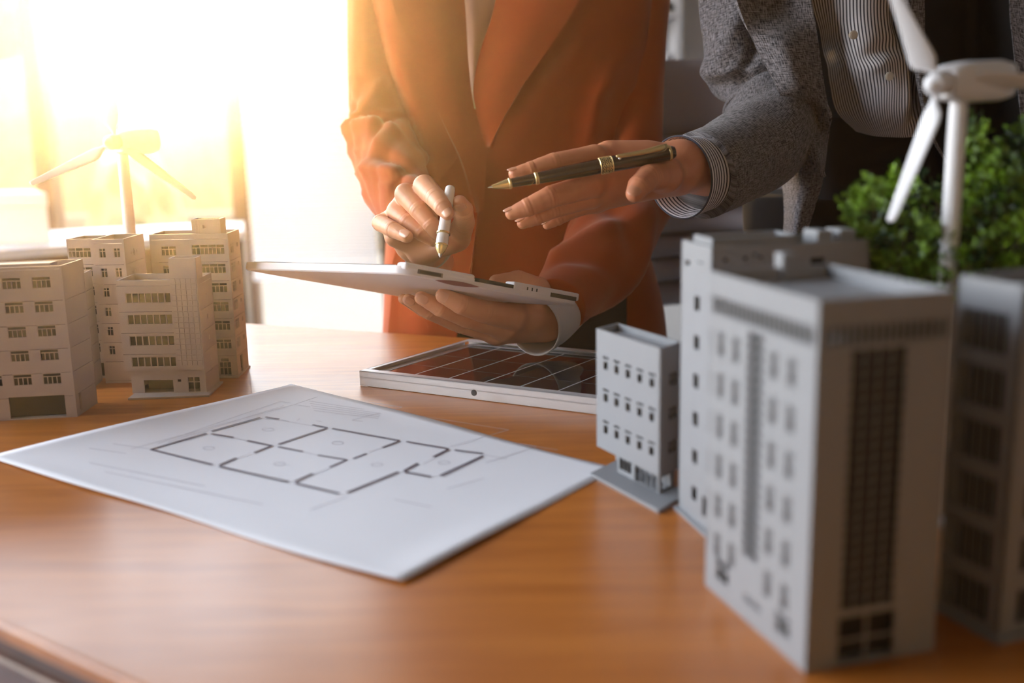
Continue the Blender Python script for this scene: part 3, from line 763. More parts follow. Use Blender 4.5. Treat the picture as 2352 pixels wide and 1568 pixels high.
for j in range(6):
    v = fi[1] - st * j
    f.hole((f.W * 0.12, v, f.W * 0.42, fi[3] - st * j), (ev(3), ev(3), 0.68, 0.0006))
    f.hole((f.W * 0.68, v + 0.004, f.W * 0.82, v + 0.0095), ([], [], None, 0.0005)); f.slit(v - 0.008)
f.hole((f.W * 0.3, 0.003, f.W * 0.5, 0.022)); f.build(); shell(B5, H5)
ov = B5.B - B5.A; ov = ov / np.linalg.norm(ov); eb = (B5.C - B5.B) / np.linalg.norm(B5.C - B5.B)
B5.slab([B5.A - ov * 0.003 - eb * 0.004, B5.B + ov * 0.001 - eb * 0.004, B5.C + ov * 0.001 + eb * 0.003, B5.D - ov * 0.003 + eb * 0.003])
# rooftop hut
hb_ = B5.B - ov * 0.0 + eb * 0.004
f0 = Face(B5, B5.A + eb * 0.004, B5.B + eb * 0.004, H5 + 0.05)
u0 = f0.uv(441, 533)[0]; u1 = f0.uv(507, 533)[0]; hh = f0.uv(470, 503)[1]
Bh = Bld.__new__(Bld); Bh.A = np.array(f0.to(u0, 0)[:2]); Bh.B = np.array(f0.to(u1, 0)[:2]); Bh.C = Bh.B + eb * 0.022; Bh.D = Bh.A + Bh.C - Bh.B; Bh.r = B5.r; Bh.m = M_PLASTIC; Bh.cache = {}
f = Face(Bh, Bh.A, Bh.B, hh, H5 - 0.006)
f.hole(f.rect(464, 516.5, 473, 524.5)).build('hut_wall'); shell(Bh, hh, right=True, z0=H5 - 0.006, roof=0.002, core=False)
for i in range(5):
    z = H5 + 0.001 + i * (hh - H5 - 0.003) / 5
    MB().box((0, -0.0005, 0), (0.0032, 0.0002, 0.0004), lambda v: f.to(f.uv(448, 520)[0] + v[0], z + v[2], -v[1])).obj('ladder_rung', M_PLASTIC, B5.r)
for du in (0, 0.0032): MB().box((0, 0, 0), (0.0004, 0.0005, hh - H5 - 0.001), lambda v: f.to(f.uv(448, 520)[0] + du + v[0], H5 + v[2], v[1])).obj('ladder_rail', M_PLASTIC, B5.r)
uD = f.uv(485, 520)[0]
MB().box((0, 0, 0), (0.0075, 0.0004, 0.0085), lambda v: f.to(uD + v[0], H5 + v[2], v[1])).obj('hut_door', M_PLASTIC, B5.r)

# --- right group
g1 = G(1514, 1150); g0 = G(1371, 1073); g2 = G(1563, 1126)
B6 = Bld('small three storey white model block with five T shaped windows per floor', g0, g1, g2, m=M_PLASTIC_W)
zg = hgt(1515.6, 1096, g1); H6 = hgt(1520.5, 800, g1)
f = Face(B6, B6.A, B6.B, H6, zg)
fi, la = f.rect(1384.5, 817, 1398.4, 852), f.rect(1489, 1013.5, 1503.5, 1049)
w_, h_ = fi[2] - fi[0], fi[3] - fi[1]
for i in range(5):
    for j in range(3):
        u = fi[0] + (la[0] - fi[0]) * i / 4; v = fi[1] + (la[1] - fi[1]) * j / 2
        f.hole((u, v + h_ * 0.82, u + w_, v + h_)); f.hole((u + w_ * 0.12, v, u + w_ * 0.80, v + h_ * 0.62))
f.build()
f = Face(B6, B6.B, B6.C, H6, zg); r_ = [f.W * 0.42, fi[1], f.W * 0.80, fi[3]]
f.grid(r_, [r_[0], la[1], r_[2], la[3]], 1, 3, (ev(2), ev(2), 0.6, 0.0007)); f.build(); shell(B6, H6, z0=zg, roof=0.005)
ia = inset([B6.A, B6.B, B6.C, B6.D], 0.004)
Bg = Bld.__new__(Bld); Bg.A, Bg.B, Bg.C, Bg.D = ia; Bg.r = B6.r; Bg.m = M_PLASTIC_W; Bg.cache = {}
f = Face(Bg, Bg.A + (Bg.B - Bg.A) * 0.28, Bg.B, zg, 0.002)
f.hole((f.W * .04, 0.006, f.W * .34, zg - 0.002), (ev(3), [], None, 0.0006)).hole((f.W * .42, 0.003, f.W * .95, zg - 0.002), (ev(4), [], None, 0.0007)).build()
Face(Bg, Bg.B, Bg.C, zg, 0.002).hole((0.003, 0.004, Face(Bg, Bg.B, Bg.C, zg).W - 0.004, zg - 0.003), (ev(2), [], None, 0.0008)).build()
Face(Bg, Bg.C, Bg.D, zg, 0.002).build(); Face(Bg, Bg.D, Bg.A + (Bg.B - Bg.A) * 0.28, zg, 0.002).build()
s1 = G(1512, 1180); s0 = G(1355, 1094); s2 = G(1580, 1140)
B6.slab([s0[:2], s1[:2], s2[:2], (s0 + s2 - s1)[:2]], 0.003)

g1 = G(1624, 1226); g0 = G(1558, 1167)
dl = (g1 - g0)[:2] / np.linalg.norm((g1 - g0)[:2]); pr = np.array([-dl[1], dl[0]])
g2 = g1[:2] + pr * 0.098
H7 = hgt(1634.5, 568, g1)
k = None
for wd in np.linspace(0.05, 0.16, 221):
    q = g1[:2] + pr * wd; v_ = np.array([q[0], q[1], TZ + H7]) - CAM; px = 1176 + F_PX * (v_ @ RT) / (v_ @ FW)
    if k is None or abs(px - 1999) < k[0]: k = (abs(px - 1999), wd)
g2 = g1[:2] + pr * k[1]
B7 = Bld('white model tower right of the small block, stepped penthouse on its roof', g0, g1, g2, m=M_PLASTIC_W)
f = Face(B7, B7.A, B7.B, H7)
f.grid(f.rect(1595.5, 672, 1607.5, 716), f.rect(1588, 1118, 1598, 1152), 1, 6)
f.hole(f.rect(1574, 595, 1584, 611), ([], [], None, 0.0006)).hole(f.rect(1602, 598, 1615, 607), ([], [], None, 0.0006)); f.hole(f.rect(1613, 1137, 1621, 1190)).build()
f = Face(B7, B7.B, B7.C, H7)
for px, py in ((1667, 597), (1713, 592), (1733, 584), (1748, 589)): u, v = f.uv(px, py); f.hole((u - .0014, v - .0014, u + .0014, v + .0014))
u, v = f.uv(1878, 600); f.hole((u - 0.005, v - 0.0025, u + 0.005, v + 0.0025)); f.build(); shell(B7, H7)
ea = (B7.A - B7.B); ia = inset([B7.A, B7.B, B7.C, B7.D], 0.004)
pe = [ia[0] * 0.85 + ia[1] * 0.15 + 0, ia[0] * .1 + ia[1] * .9, (ia[1] * .42 + ia[2] * .58) * .9 + (ia[0] * .42 + ia[3] * .58) * .1, (ia[0] * .42 + ia[3] * .58) * .85 + (ia[1] * .42 + ia[2] * .58) * .15]
Bp = Bld.__new__(Bld); Bp.A, Bp.B, Bp.C = pe[0], pe[1], pe[2]; Bp.D = pe[0] + pe[2] - pe[1]; Bp.r = B7.r; Bp.m = M_PLASTIC_W; Bp.cache = {}
Face(Bp, Bp.A, Bp.B, H7 + 0.0045, H7 - 0.006).build('penthouse_wall'); shell(Bp, H7 + 0.0045, right=True, z0=H7 - 0.006, roof=0.003, core=False)
for t0, t1 in ((0.70, 0.80), (0.86, 0.97)):
    q = [ia[1] + (ia[2] - ia[1]) * t0, ia[1] + (ia[2] - ia[1]) * t1]; sh_ = (ia[0] - ia[1]) * 0.5
    bevel(prism('roof_unit', [q[0] + sh_ * .1, q[1] + sh_ * .1, q[1] + sh_, q[0] + sh_], TZ + H7 - 0.006, TZ + H7 + 0.0065, M_PLASTIC_W, B7.r), 0.0006, 2)
B7.slab([B7.A - pr * 0.004, B7.B - pr * 0.0 + dl * 0.006 - pr * 0.004, B7.C + dl * 0.006, B7.D], 0.0022)

g0, g1, g2 = G(1619, 1342), G(1848, 1546), G(2143, 1492)
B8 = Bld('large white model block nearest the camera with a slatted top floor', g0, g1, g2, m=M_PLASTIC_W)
H8 = hgt(1880, 690, g1)
f = Face(B8, B8.A, B8.B, H8)
bd = f.rect(1628, 688, 1860, 790); bd = [0.003, f.uv(1860, 797)[1], f.W - 0.003, f.uv(1860, 745)[1]]
f.hole(bd, (ev(22), [], None, 0.0013))
st = (f.uv(1692, 814)[1] - f.uv(1680, 1192)[1]) / 4; v0 = f.uv(1690, 835)[1]; 
us = [f.uv(px, 820)[0] for px in (1628, 1656, 1690, 1778, 1820)]
for j in range(6):
    for u in us: f.hole((u - 0.0035, v0 - st * j, u + 0.0035, v0 - st * j + 0.0145), (ev(2), ev(2), 0.62, 0.0011))
uc = f.uv(1735, 800)[0]; vb, vt = f.uv(1728, 1290)[1], bd[1] - 0.0022
f.hole((uc - 0.008, vb, uc + 0.008, vt))
nb = 22
for j in range(nb): f.frame([uc - 0.008, vb + (vt - vb) * j / nb, uc + 0.008, vb + (vt - vb) * (j + 1) / nb], (ev(2), [], None, 0.0014), 'glazing_frame')
for r_ in ((1645, 1275, 1672, 1352), (1708, 1358, 1746, 1412), (1781, 1398, 1812, 1474)): f.hole(f.rect(*r_), (ev(2), ev(2), 0.6, 0.0012))
f.build()
f = Face(B8, B8.B, B8.C, H8)
f.hole((0.003, bd[1], f.W - 0.003, bd[3]), (ev(18), [], None, 0.0014))
r_ = f.rect(1958, 800, 2052, 1384); f.hole((r_[0], r_[1], r_[2], bd[1] - 0.002))
nb = 22
for j in range(nb): f.frame([r_[0], r_[1] + (bd[1] - .002 - r_[1]) * j / nb, r_[2], r_[1] + (bd[1] - .002 - r_[1]) * (j + 1) / nb], (ev(4), [], None, 0.0007), 'glazing_frame')
f.hole(f.rect(1924, 1418, 2053, 1508), (ev(2), ev(2), 0.5, 0.0012)); f.build(); shell(B8, H8, roof=0.008)
q = inset([B8.A, B8.B, B8.C, B8.D], 0.02); 
ctr = None
for u_ in np.linspace(0, 1, 41):
    for v_ in np.linspace(0, 1, 41):
        p = B8.A + (B8.B - B8.A) * u_ + (B8.D - B8.A) * v_
        z_ = np.array([p[0], p[1], TZ + H8 - 0.006]) - CAM; d_ = z_ @ FW
        e2 = (1176 + F_PX * (z_ @ RT) / d_ - 1801) ** 2 + (784 - F_PX * (z_ @ UP) / d_ - 622) ** 2
        if ctr is None or e2 < ctr[0]: ctr = (e2, p)
p = ctr[1]; ex, ey = (B8.B - B8.A) / np.linalg.norm(B8.B - B8.A) * 0.0045, (B8.D - B8.A) / np.linalg.norm(B8.D - B8.A) * 0.0045
bevel(prism('roof_chimney', [p - ex - ey, p + ex - ey, p + ex + ey, p - ex + ey], TZ + H8 - 0.008, TZ + H8 + 0.008, M_PLASTIC_W, B8.r), 0.0008, 2)

g0, g1 = G(2152, 1398), G(2289, 1474)
dl = (g1 - g0)[:2] / np.linalg.norm((g1 - g0)[:2]); pr = np.array([-dl[1], dl[0]])
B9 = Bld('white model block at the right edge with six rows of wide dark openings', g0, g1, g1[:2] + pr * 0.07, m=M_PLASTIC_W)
H9 = hgt(2343, 655, g1)
f = Face(B9, B9.A, B9.B, H9)
ft, fb = f.rect(2181, 730, 2312, 812), f.rect(2154, 1310, 2288, 1440)
vt, vb = f.uv(2312, 820)[1], f.uv(2289, 1445)[1]
f.grid([0.003, vt, f.W - 0.008, vt + 0.0215], [0.003, vb, f.W - 0.008, vb + 0.0215], 1, 6, (ev(6), [], None, 0.0006)); f.build()
f = Face(B9, B9.B, B9.C, H9); f.grid([0.012, vt, 0.03, vt + 0.02], [0.012, vb, 0.03, vb + 0.02], 1, 6, (ev(3), [], None, 0.0008)); f.build()
shell(B9, H9)
B9.slab([B9.A - dl * .003 - pr * .003, B9.B + dl * .004 - pr * .003, B9.C + dl * .004 + pr * .003, B9.D - dl * .003 + pr * .003], 0.003)

# ================================================================== wind turbine models
def turbine(label, hubp, axis, base, tips, nac_dir, nac_len, rh, r_top, r_bot, chord):
    """hubp hub centre, axis = direction the rotor faces"""
    hubp, axis = np.array(hubp, float), np.array(axis, float); axis /= np.linalg.norm(axis)
    nd = np.array(nac_dir, float); nd /= np.linalg.norm(nd)
    tw = np.array(base, float)
    r = thing('model_wind_turbine', label, 'wind turbine', tw, 'white model wind turbines')
    zt = hubp[2] - rh * 1.1
    lathe('tower', tw, (tw[0], tw[1], zt), [(0, r_bot), (0.02, r_bot), (0.97, r_top), (1, r_top * 0.9)], M_TURB, r, 28)
    lathe('base_disc', tw, tw + [0, 0, 0.004], [(0, r_bot * 2.6), (0.7, r_bot * 2.6), (1, r_bot * 2.4)], M_TURB, r, 32)
    # nacelle: rounded tapering box behind the hub
    st = hubp - axis * rh * 0.7; u = np.cross(nd, [0, 0, 1.0]); u /= np.linalg.norm(u); up = np.cross(u, nd)
    V, sec = [], [(0, .75, .75), (0.06, .95, .95), (0.3, 1.05, 1.1), (0.75, 1.0, 1.12), (0.95, .8, .95), (1, .6, .75)]
    ns = 20
    for t_, a_, b_ in sec:
        for th in np.linspace(0, 2 * np.pi, ns, endpoint=False):
            c, s_ = math.cos(th), math.sin(th); k = 0.5
            V.append(st + nd * nac_len * t_ + u * rh * 1.5 * a_ * np.sign(c) * abs(c) ** k + up * (rh * 1.55 * b_ * np.sign(s_) * abs(s_) ** k - rh * 0.15))
    o = me_obj('nacelle', np.array(V), grid_faces(len(sec), ns, True) + [tuple(range(ns))[::-1], tuple((len(sec) - 1) * ns + j for j in range(ns))], M_TURB, r, True)
    fix_normals(o); o.data.set_sharp_from_angle(angle=0.7)
    h0 = hubp - axis * rh * 0.8; h1 = hubp + axis * rh * 1.9
    lathe('hub', h0, h1, [(0, rh * .85), (0.1, rh), (0.5, rh), (0.72, rh * .86), (0.78, rh * .62), (0.9, rh * .45), (0.97, rh * .25), (1, rh * .05)], M_TURB, r, 28)
    for tp in tips:
        d = np.array(tp, float) - hubp; L = np.linalg.norm(d); d /= L
        ch = np.cross(axis, d); ch /= np.linalg.norm(ch); nrm = np.cross(d, ch)
        V = []; sec = [(0.05, .26, .9), (0.11, .26, .9), (0.16, .5, .55), (0.22, .95, .28), (0.28, 1, .22), (0.5, .78, .18), (0.75, .56, .16), (0.93, .42, .15), (0.985, .34, .15), (1.0, .18, .15)]
        ns = 16
        for t_, c_, th_ in sec:
            tw_ = math.radians(28) * (1 - t_); e1 = ch * math.cos(tw_) + nrm * math.sin(tw_); e2 = np.cross(d, e1)
            sh_ = 0.0 if t_ < 0.12 else chord * 0.22 * c_
            for a in np.linspace(0, 2 * np.pi, ns, endpoint=False):
                V.append(hubp + d * L * t_ + e1 * (chord * c_ * 0.5 * math.cos(a) + sh_) + e2 * chord * c_ * th_ * 0.5 * math.sin(a))
        o = me_obj('blade', np.array(V), grid_faces(len(sec), ns, True) + [tuple(range(ns))[::-1], tuple((len(sec) - 1) * ns + j for j in range(ns))], M_TURB, r, True)
        fix_normals(o)
    return r
YT = 1.27; px_ = YT / F_PX
hub = P(262, 326, YT); bs = G(296, 860); bs = P(297, 600, YT + 0.02); bs[2] = TZ
tw0 = np.array([P(284, 380, YT + 0.02)[0], YT + 0.02, TZ])
turbine('white model wind turbine rising behind the left model buildings', hub, (-0.35, -1, 0.02), tw0,
        [P(262, 132, YT + 0.01), P(68, 420, YT - 0.03), P(448, 458, YT + 0.03)], (0.62, 0.9, 0.05), 0.055, 17 * px_, 12 * px_, 16 * px_, 34 * px_)
YT = 0.66; px_ = YT / F_PX
hub = P(2160, 190, YT)
tw0 = np.array([P(2198, 300, YT + 0.015)[0], YT + 0.015, TZ])
turbine('white model wind turbine standing in the green shrub at the right', hub, (-1.2, -1, -0.3), tw0,
        [P(2047, -40, YT), P(2478, 197, YT + 0.03), P(2041, 508, YT - 0.01)], (1.0, 0.62, 0.04), 0.064, 27 * px_, 20 * px_, 24 * px_, 56 * px_)

# ------------------------------------------------------------------ green shrub between the right models
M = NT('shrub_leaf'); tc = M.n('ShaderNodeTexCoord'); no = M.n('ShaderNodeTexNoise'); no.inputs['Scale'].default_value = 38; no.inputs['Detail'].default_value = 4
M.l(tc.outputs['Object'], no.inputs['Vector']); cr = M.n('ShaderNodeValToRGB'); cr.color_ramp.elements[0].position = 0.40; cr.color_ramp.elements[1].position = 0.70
cr.color_ramp.elements[0].color = (0.008, 0.035, 0.006, 1); cr.color_ramp.elements[1].color = (0.30, 0.52, 0.03, 1)  # leaf tone range also paints in dark shadows and bright highlights
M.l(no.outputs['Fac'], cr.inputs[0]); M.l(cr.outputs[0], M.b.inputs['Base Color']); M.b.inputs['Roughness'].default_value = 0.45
M_LEAF = M.m
YS = 0.70
sb = G(2185, 900); sb = np.array([P(2230, 600, YS)[0], YS, TZ])
sr = thing('green_shrub', 'small leaved green model shrub around the right wind turbine', 'shrub', sb)
clumps = [(2010, 480, 60, .0), (2075, 445, 55, .02), (1990, 565, 40, .0), (2075, 560, 75, -.01), (2160, 480, 75, .03), (2250, 330, 34, .02), (2262, 385, 40, .01), (2245, 262, 16, .01), (2236, 300, 16, .01), (2330, 330, 40, .02), (2310, 430, 85, .0), (2230, 440, 60, .03),
          (2200, 590, 85, -.02), (2320, 540, 95, -.02), (2360, 360, 50, .02), (2410, 470, 120, .0), (2140, 620, 60, .0), (2290, 640, 70, -.01), (2400, 620, 90, -.01), (2050, 620, 50, .0), (1965, 470, 22, .0)]
wsum = np.array([c[2] ** 2 for c in clumps], float); wsum /= wsum.sum()
V, Fc = [], []
def leafquad(p, d, n, L):
    s_ = np.cross(d, n); b = len(V)
    V.extend([p, p + d * L * .5 + s_ * L * .34 + n * L * .08, p + d * L, p + d * L * .5 - s_ * L * .34 + n * L * .08]); Fc.append((b, b + 1, b + 2, b + 3))
tuft = RNG.normal(size=(820, 3)); tuft /= np.linalg.norm(tuft, axis=1)[:, None]
stems = []
for k in range(820):
    c = clumps[RNG.choice(len(clumps), p=wsum)]; rr_ = c[2] * YS / F_PX
    o_ = P(c[0], c[1], YS + c[3]) + tuft[k] * rr_ * np.array([1, 1.1, 1]) * RNG.uniform(0.15, 1.35) ** 0.5
    if o_[1] > 1.0: continue
    out = tuft[k] * 0.7 + np.array([0, 0, 0.6]); out /= np.linalg.norm(out)
    stems.append((o_ - out * 0.016, o_))
    for _ in range(9):
        d = out + RNG.normal(size=3) * 0.75; d /= np.linalg.norm(d)
        n_ = np.cross(d, RNG.normal(size=3)); n_ /= np.linalg.norm(n_)
        leafquad(o_ + RNG.normal(size=3) * 0.0022, d, n_, RNG.uniform(0.0042, 0.0072))
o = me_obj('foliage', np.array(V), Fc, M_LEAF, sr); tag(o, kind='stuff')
mb = MB()
for a, b in stems[::2]:
    mb.add([a + [.0003, 0, 0], a + [-.0002, .0003, 0], a + [-.0002, -.0003, 0], b], [(0, 1, 3), (1, 2, 3), (2, 0, 3)])
o = mb.obj('twigs', M_BARK, sr); tag(o, kind='stuff')
for k, (px, py) in enumerate(((2040, 560), (2130, 520), (2260, 420), (2330, 500), (2400, 520), (2200, 590))):
    e_ = P(px, py, YS + 0.01 * (k % 3)); st_ = sb + [0.012 * math.cos(k), 0.012 * math.sin(k), 0.001]
    tube('branch', [st_, (st_ + e_) / 2 + [0, 0, 0.02], e_], [0.0028, 0.002, 0.001], M_BARK, sr, 8, 8)
lathe('shrub_base', sb, sb + [0, 0, 0.006], [(0, .03), (.7, .03), (1, .026)], M_BARK, sr, 24)

# ================================================================== solar panel
def panel():
    h = 0.0165
    a, b, c = G(825, 851, h), G(1078, 777.5, h), G(1368, 913.5, h)      # near left, far left, a point on the near edge
    ex = (c - a); ex[2] = 0; ex /= np.linalg.norm(ex)
    ey = (b - a); ey[2] = 0; ly = np.linalg.norm(ey); ey /= ly; lx = 0.50
    r = thing('solar_panel', 'small framed solar panel with black cells lying on the table', 'solar panel', (a + ex * lx / 2 + ey * ly / 2) * [1, 1, 0] + [0, 0, TZ])
    T = lambda u, v, z: a * [1, 1, 0] + ex * u + ey * v + [0, 0, TZ + z]
    w_, t_ = 0.011, 0.0016
    # frame rails: outer web, top lip, small inner step
    for nm, (u0, v0, u1, v1), ax in (('frame_rail', (0, 0, lx, w_), 0), ('frame_rail', (0, ly - w_, lx, ly), 0), ('frame_rail', (0, w_, w_, ly - w_), 1), ('frame_rail', (lx - w_, w_, lx, ly - w_), 1)):
        mb = MB(); Mf = lambda p: T(*p)
        first = (u0 == 0 and ax == 1) or (v0 == 0 and ax == 0)
        if ax == 0:
            wv = (v0, v0 + t_) if first else (v1 - t_, v1)
            mb.box((u0, wv[0], 0.0004), (u1, wv[1], h), Mf).box((u0, v0, h - 0.0012), (u1, v1, h), Mf)
            mb.box((u0 + t_, v0, 0.009), (u1 - t_, v1, 0.0105), Mf)
        else:
            wv = (u0, u0 + t_) if first else (u1 - t_, u1)
            mb.box((wv[0], v0, 0.0004), (wv[1], v1, h), Mf).box((u0, v0, h - 0.0012), (u0 + w_ if not first else u0 + 0.006, v1, h), Mf)
            mb.box((u0, v0, 0.0095), (u1, v1, 0.0108), Mf)
        bevel(mb.obj(nm, M_ALU, r), 0.0003, 1)
    MB().box((0.005, 0.005, 0.0095), (lx - 0.005, ly - 0.005, 0.0122), lambda p: T(*p)).obj('backsheet', M_BACKSHEET, r)
    # cells between the white lines
    def uvp(px, py):
        q = G(px, py, 0.0128); d = q - a; return d @ ex, d @ ey
    us = [uvp(px, py)[0] for px, py in ((943.7, 859.8), (1028, 866.4), (1106, 877), (1187.6, 885.7), (1275.9, 895.4))]
    pitch = (us[-1] - us[0]) / 4; m0 = 0.0145
    cu = [us[0] + pitch * k for k in range(-1, 12) if m0 - pitch < us[0] + pitch * k < lx - 0.01]
    vlines = sorted([uvp(1050, 821)[1], uvp(980, 849.5)[1]]); vs = [m0 - 0.001, 0.0145 + (ly - 0.029) * 0.30, 0.0145 + (ly - 0.029) * 0.62, ly - 0.0145]
    us_ = [max(m0, u) for u in cu] + [lx - 0.0145]; us_ = sorted(set(round(u, 4) for u in us_))
    for i in range(len(us_) - 1):
        for j in range(3):
            g_ = 0.0011; gv = 0.00035
            if us_[i + 1] - us_[i] < 0.006: continue
            MB().box((us_[i] + g_, vs[j] + gv, 0.0122), (us_[i + 1] - g_, vs[j + 1] - gv, 0.01232), lambda p: T(*p)).obj('solar_cell', M_CELL, r)
    hp = G(1088, 902, 0.0085)
    d = ray(1088, 902); k = ((a - CAM) @ ey) / (d @ ey); hp = CAM + d * k
    n_ = ey
    lathe('bolt_hole', hp - n_ * 0.0002, hp + n_ * 0.001, [(0, 0.0031), (1, 0.0031)], M_BLACK, r, 20)
panel()

# ================================================================== paper plan
def plan():
    L, F_, R_, Bk = G(-34, 1054), G(925, 1343), G(1414, 1078), G(668, 884)
    r = thing('floor_plan_sheet', 'large white paper floor plan spread across the table', 'paper', (L + F_ + R_ + Bk) / 4 * [1, 1, 0] + [0, 0, TZ])
    nu, nv = 48, 36; V = []
    for i in range(nu):
        for j in range(nv):
            u, v = i / (nu - 1), j / (nv - 1)
            p = (L * (1 - u) + F_ * u) * (1 - v) + (Bk * (1 - u) + R_ * u) * v
            ed = max(abs(2 * u - 1), abs(2 * v - 1))
            z = 0.0007 + 0.0022 * max(0, ed - 0.86) / 0.14 * (0.5 + 0.5 * math.sin(7 * u + 5 * v)) + 0.0004 * math.sin(9 * u) * math.sin(8 * v)
            edge_w = 0.0022 * math.sin(11 * u + 2) * (1 if v > .99 or v < .01 else 0)
            V.append((p[0], p[1] + edge_w, TZ + max(z, 0.0005)))
    n = nu * nv; f = grid_faces(nu, nv)
    rim = list(range(nv)) + [i * nv + nv - 1 for i in range(1, nu)] + [(nu - 1) * nv + j for j in range(nv - 2, -1, -1)] + [i * nv for i in range(nu - 2, 0, -1)]
    W = [(x, y, z - 0.0003) for x, y, z in V]
    o = me_obj('sheet', V + W, f + [tuple(i + n for i in q[::-1]) for q in f] + [(rim[i], rim[(i + 1) % len(rim)], rim[(i + 1) % len(rim)] + n, rim[i] + n) for i in range(len(rim))], M_PAPER, r, True); fix_normals(o)
    k = 1420 / 2352
    def lines(segs, wd, m, nm, z):
        mb = MB()
        for x0, y0, x1, y1 in segs:
            a, b = G(x0 * k, 860 + y0 * k), G(x1 * k, 860 + y1 * k); d = (b - a)[:2]; ln = np.linalg.norm(d); d /= ln; n_ = np.array([-d[1], d[0]]) * wd / 2
            m_ = max(1, int(ln / 0.03)); 
            for i in range(m_):
                p, q = a[:2] + d * ln * i / m_, a[:2] + d * ln * (i + 1) / m_
                mb.box((0, 0, 0), (1, 1, 1), lambda c: ((p + (q - p) * c[0] + n_ * (2 * c[1] - 1))[0], (p + (q - p) * c[0] + n_ * (2 * c[1] - 1))[1], TZ + z + 0.0001 * c[2]))
        tag(mb.obj(nm, m, r), kind='stuff')
    thick = [(575, 290, 785, 228), (575, 290, 808, 348), (805, 220, 990, 168), (1010, 166, 1062, 174), (805, 230, 888, 244), (942, 256, 1035, 276), (1035, 276, 968, 302), (900, 322, 835, 350), (835, 355, 1097, 413), (1060, 270, 1240, 210), (1190, 196, 1245, 207), (1060, 280, 1152, 298), (1265, 210, 1520, 256), (1520, 258, 1455, 283), (1395, 306, 1345, 325), (1210, 312, 1320, 330), (1320, 330, 1255, 358), (1190, 382, 1122, 412), (1122, 418, 1290, 458), (1320, 455, 1515, 376), (1547, 260, 1706, 287), (1706, 290, 1650, 318), (1590, 343, 1537, 372), (1537, 375, 1640, 394), (1730, 292, 1837, 306), (1837, 315, 1675, 390)]
    lines(thick, 0.0026, M_INK, 'printed_walls', 0.0013)
    thin = [(1120, 118, 1225, 83), (1225, 83, 1530, 128), (1530, 128, 1340, 178), (1340, 178, 1380, 183), (1120, 118, 1180, 127), (600, 268, 1065, 106), (500, 288, 1120, 118), (640, 262, 1080, 122), (340, 285, 480, 305), (430, 268, 600, 292), (1525, 150, 1935, 215), (1935, 215, 1710, 280), (1840, 310, 1930, 325), (1850, 340, 2040, 280), (2040, 280, 1900, 255), (2120, 292, 1980, 268), (340, 340, 780, 430), (400, 375, 1000, 500), (1320, 470, 1180, 520), (1065, 106, 1105, 112),
            (1070, 176, 1100, 183), (1130, 180, 1140, 172), (1065, 178, 1190, 200), (1660, 320, 1610, 345), (1405, 300, 1450, 285), (1250, 362, 1195, 384), (960, 304, 905, 322), (890, 245, 940, 256), (1155, 299, 1210, 312), (1205, 180, 1225, 184), (1500, 480, 1640, 510), (1700, 440, 1840, 400)]
    thin += [(1175 + 5 * q, 105 + 9 * q, 1455 - 4 * q, 147 + 6 * q) for q in range(5)]
    for x, y in ((795, 285), (1020, 213), (1285, 265), (1435, 348), (1690, 340), (1065, 345)):
        pts = [(x + 22 * math.cos(a), y + 6 * math.sin(a)) for a in np.linspace(0, 2 * np.pi, 11)]
        thin += [(*pts[i], *pts[i + 1]) for i in range(10)]
    lines(thin, 0.0005, M_INK2, 'printed_thin_lines', 0.0012)
plan()

# ================================================================== pens
def pen_white():
    a, b = P(1035, 427, 1.078), P(1010, 591, 1.04)
    r = thing('white_pen', 'glossy white pen with gold tip held over the tablet', 'pen', (a + b) / 2)
    k = 1.07 / F_PX; R = 14.2 * k; Lp = np.linalg.norm(b - a)
    at = lambda t: a + (b - a) * t
    lathe('barrel', at(0), at(0.84), [(0, R * .35), (0.012, R * .6), (0.035, R * .76), (0.08, R * .83), (1, R * 1.0)], M_PENWHITE, r)
    lathe('gold_ring', at(0.655), at(0.685), [(0, R * 1.04), (.2, R * 1.14), (.8, R * 1.14), (1, R * 1.04)], M_GOLD, r)
    lathe('gold_ring', at(0.825), at(0.845), [(0, R * 1.02), (.2, R * 1.08), (.8, R * 1.08), (1, R * 1.0)], M_GOLD, r)
    lathe('gold_cone', at(0.84), at(0.955), [(0, R * .98), (.3, R * .92), (.7, R * .62), (1, R * .34)], M_GOLD, r)
    lathe('tip', at(0.95), at(1.0), [(0, R * .3), (.6, R * .2), (.9, R * .13), (1, R * .05)], M_STEEL, r)
pen_white()
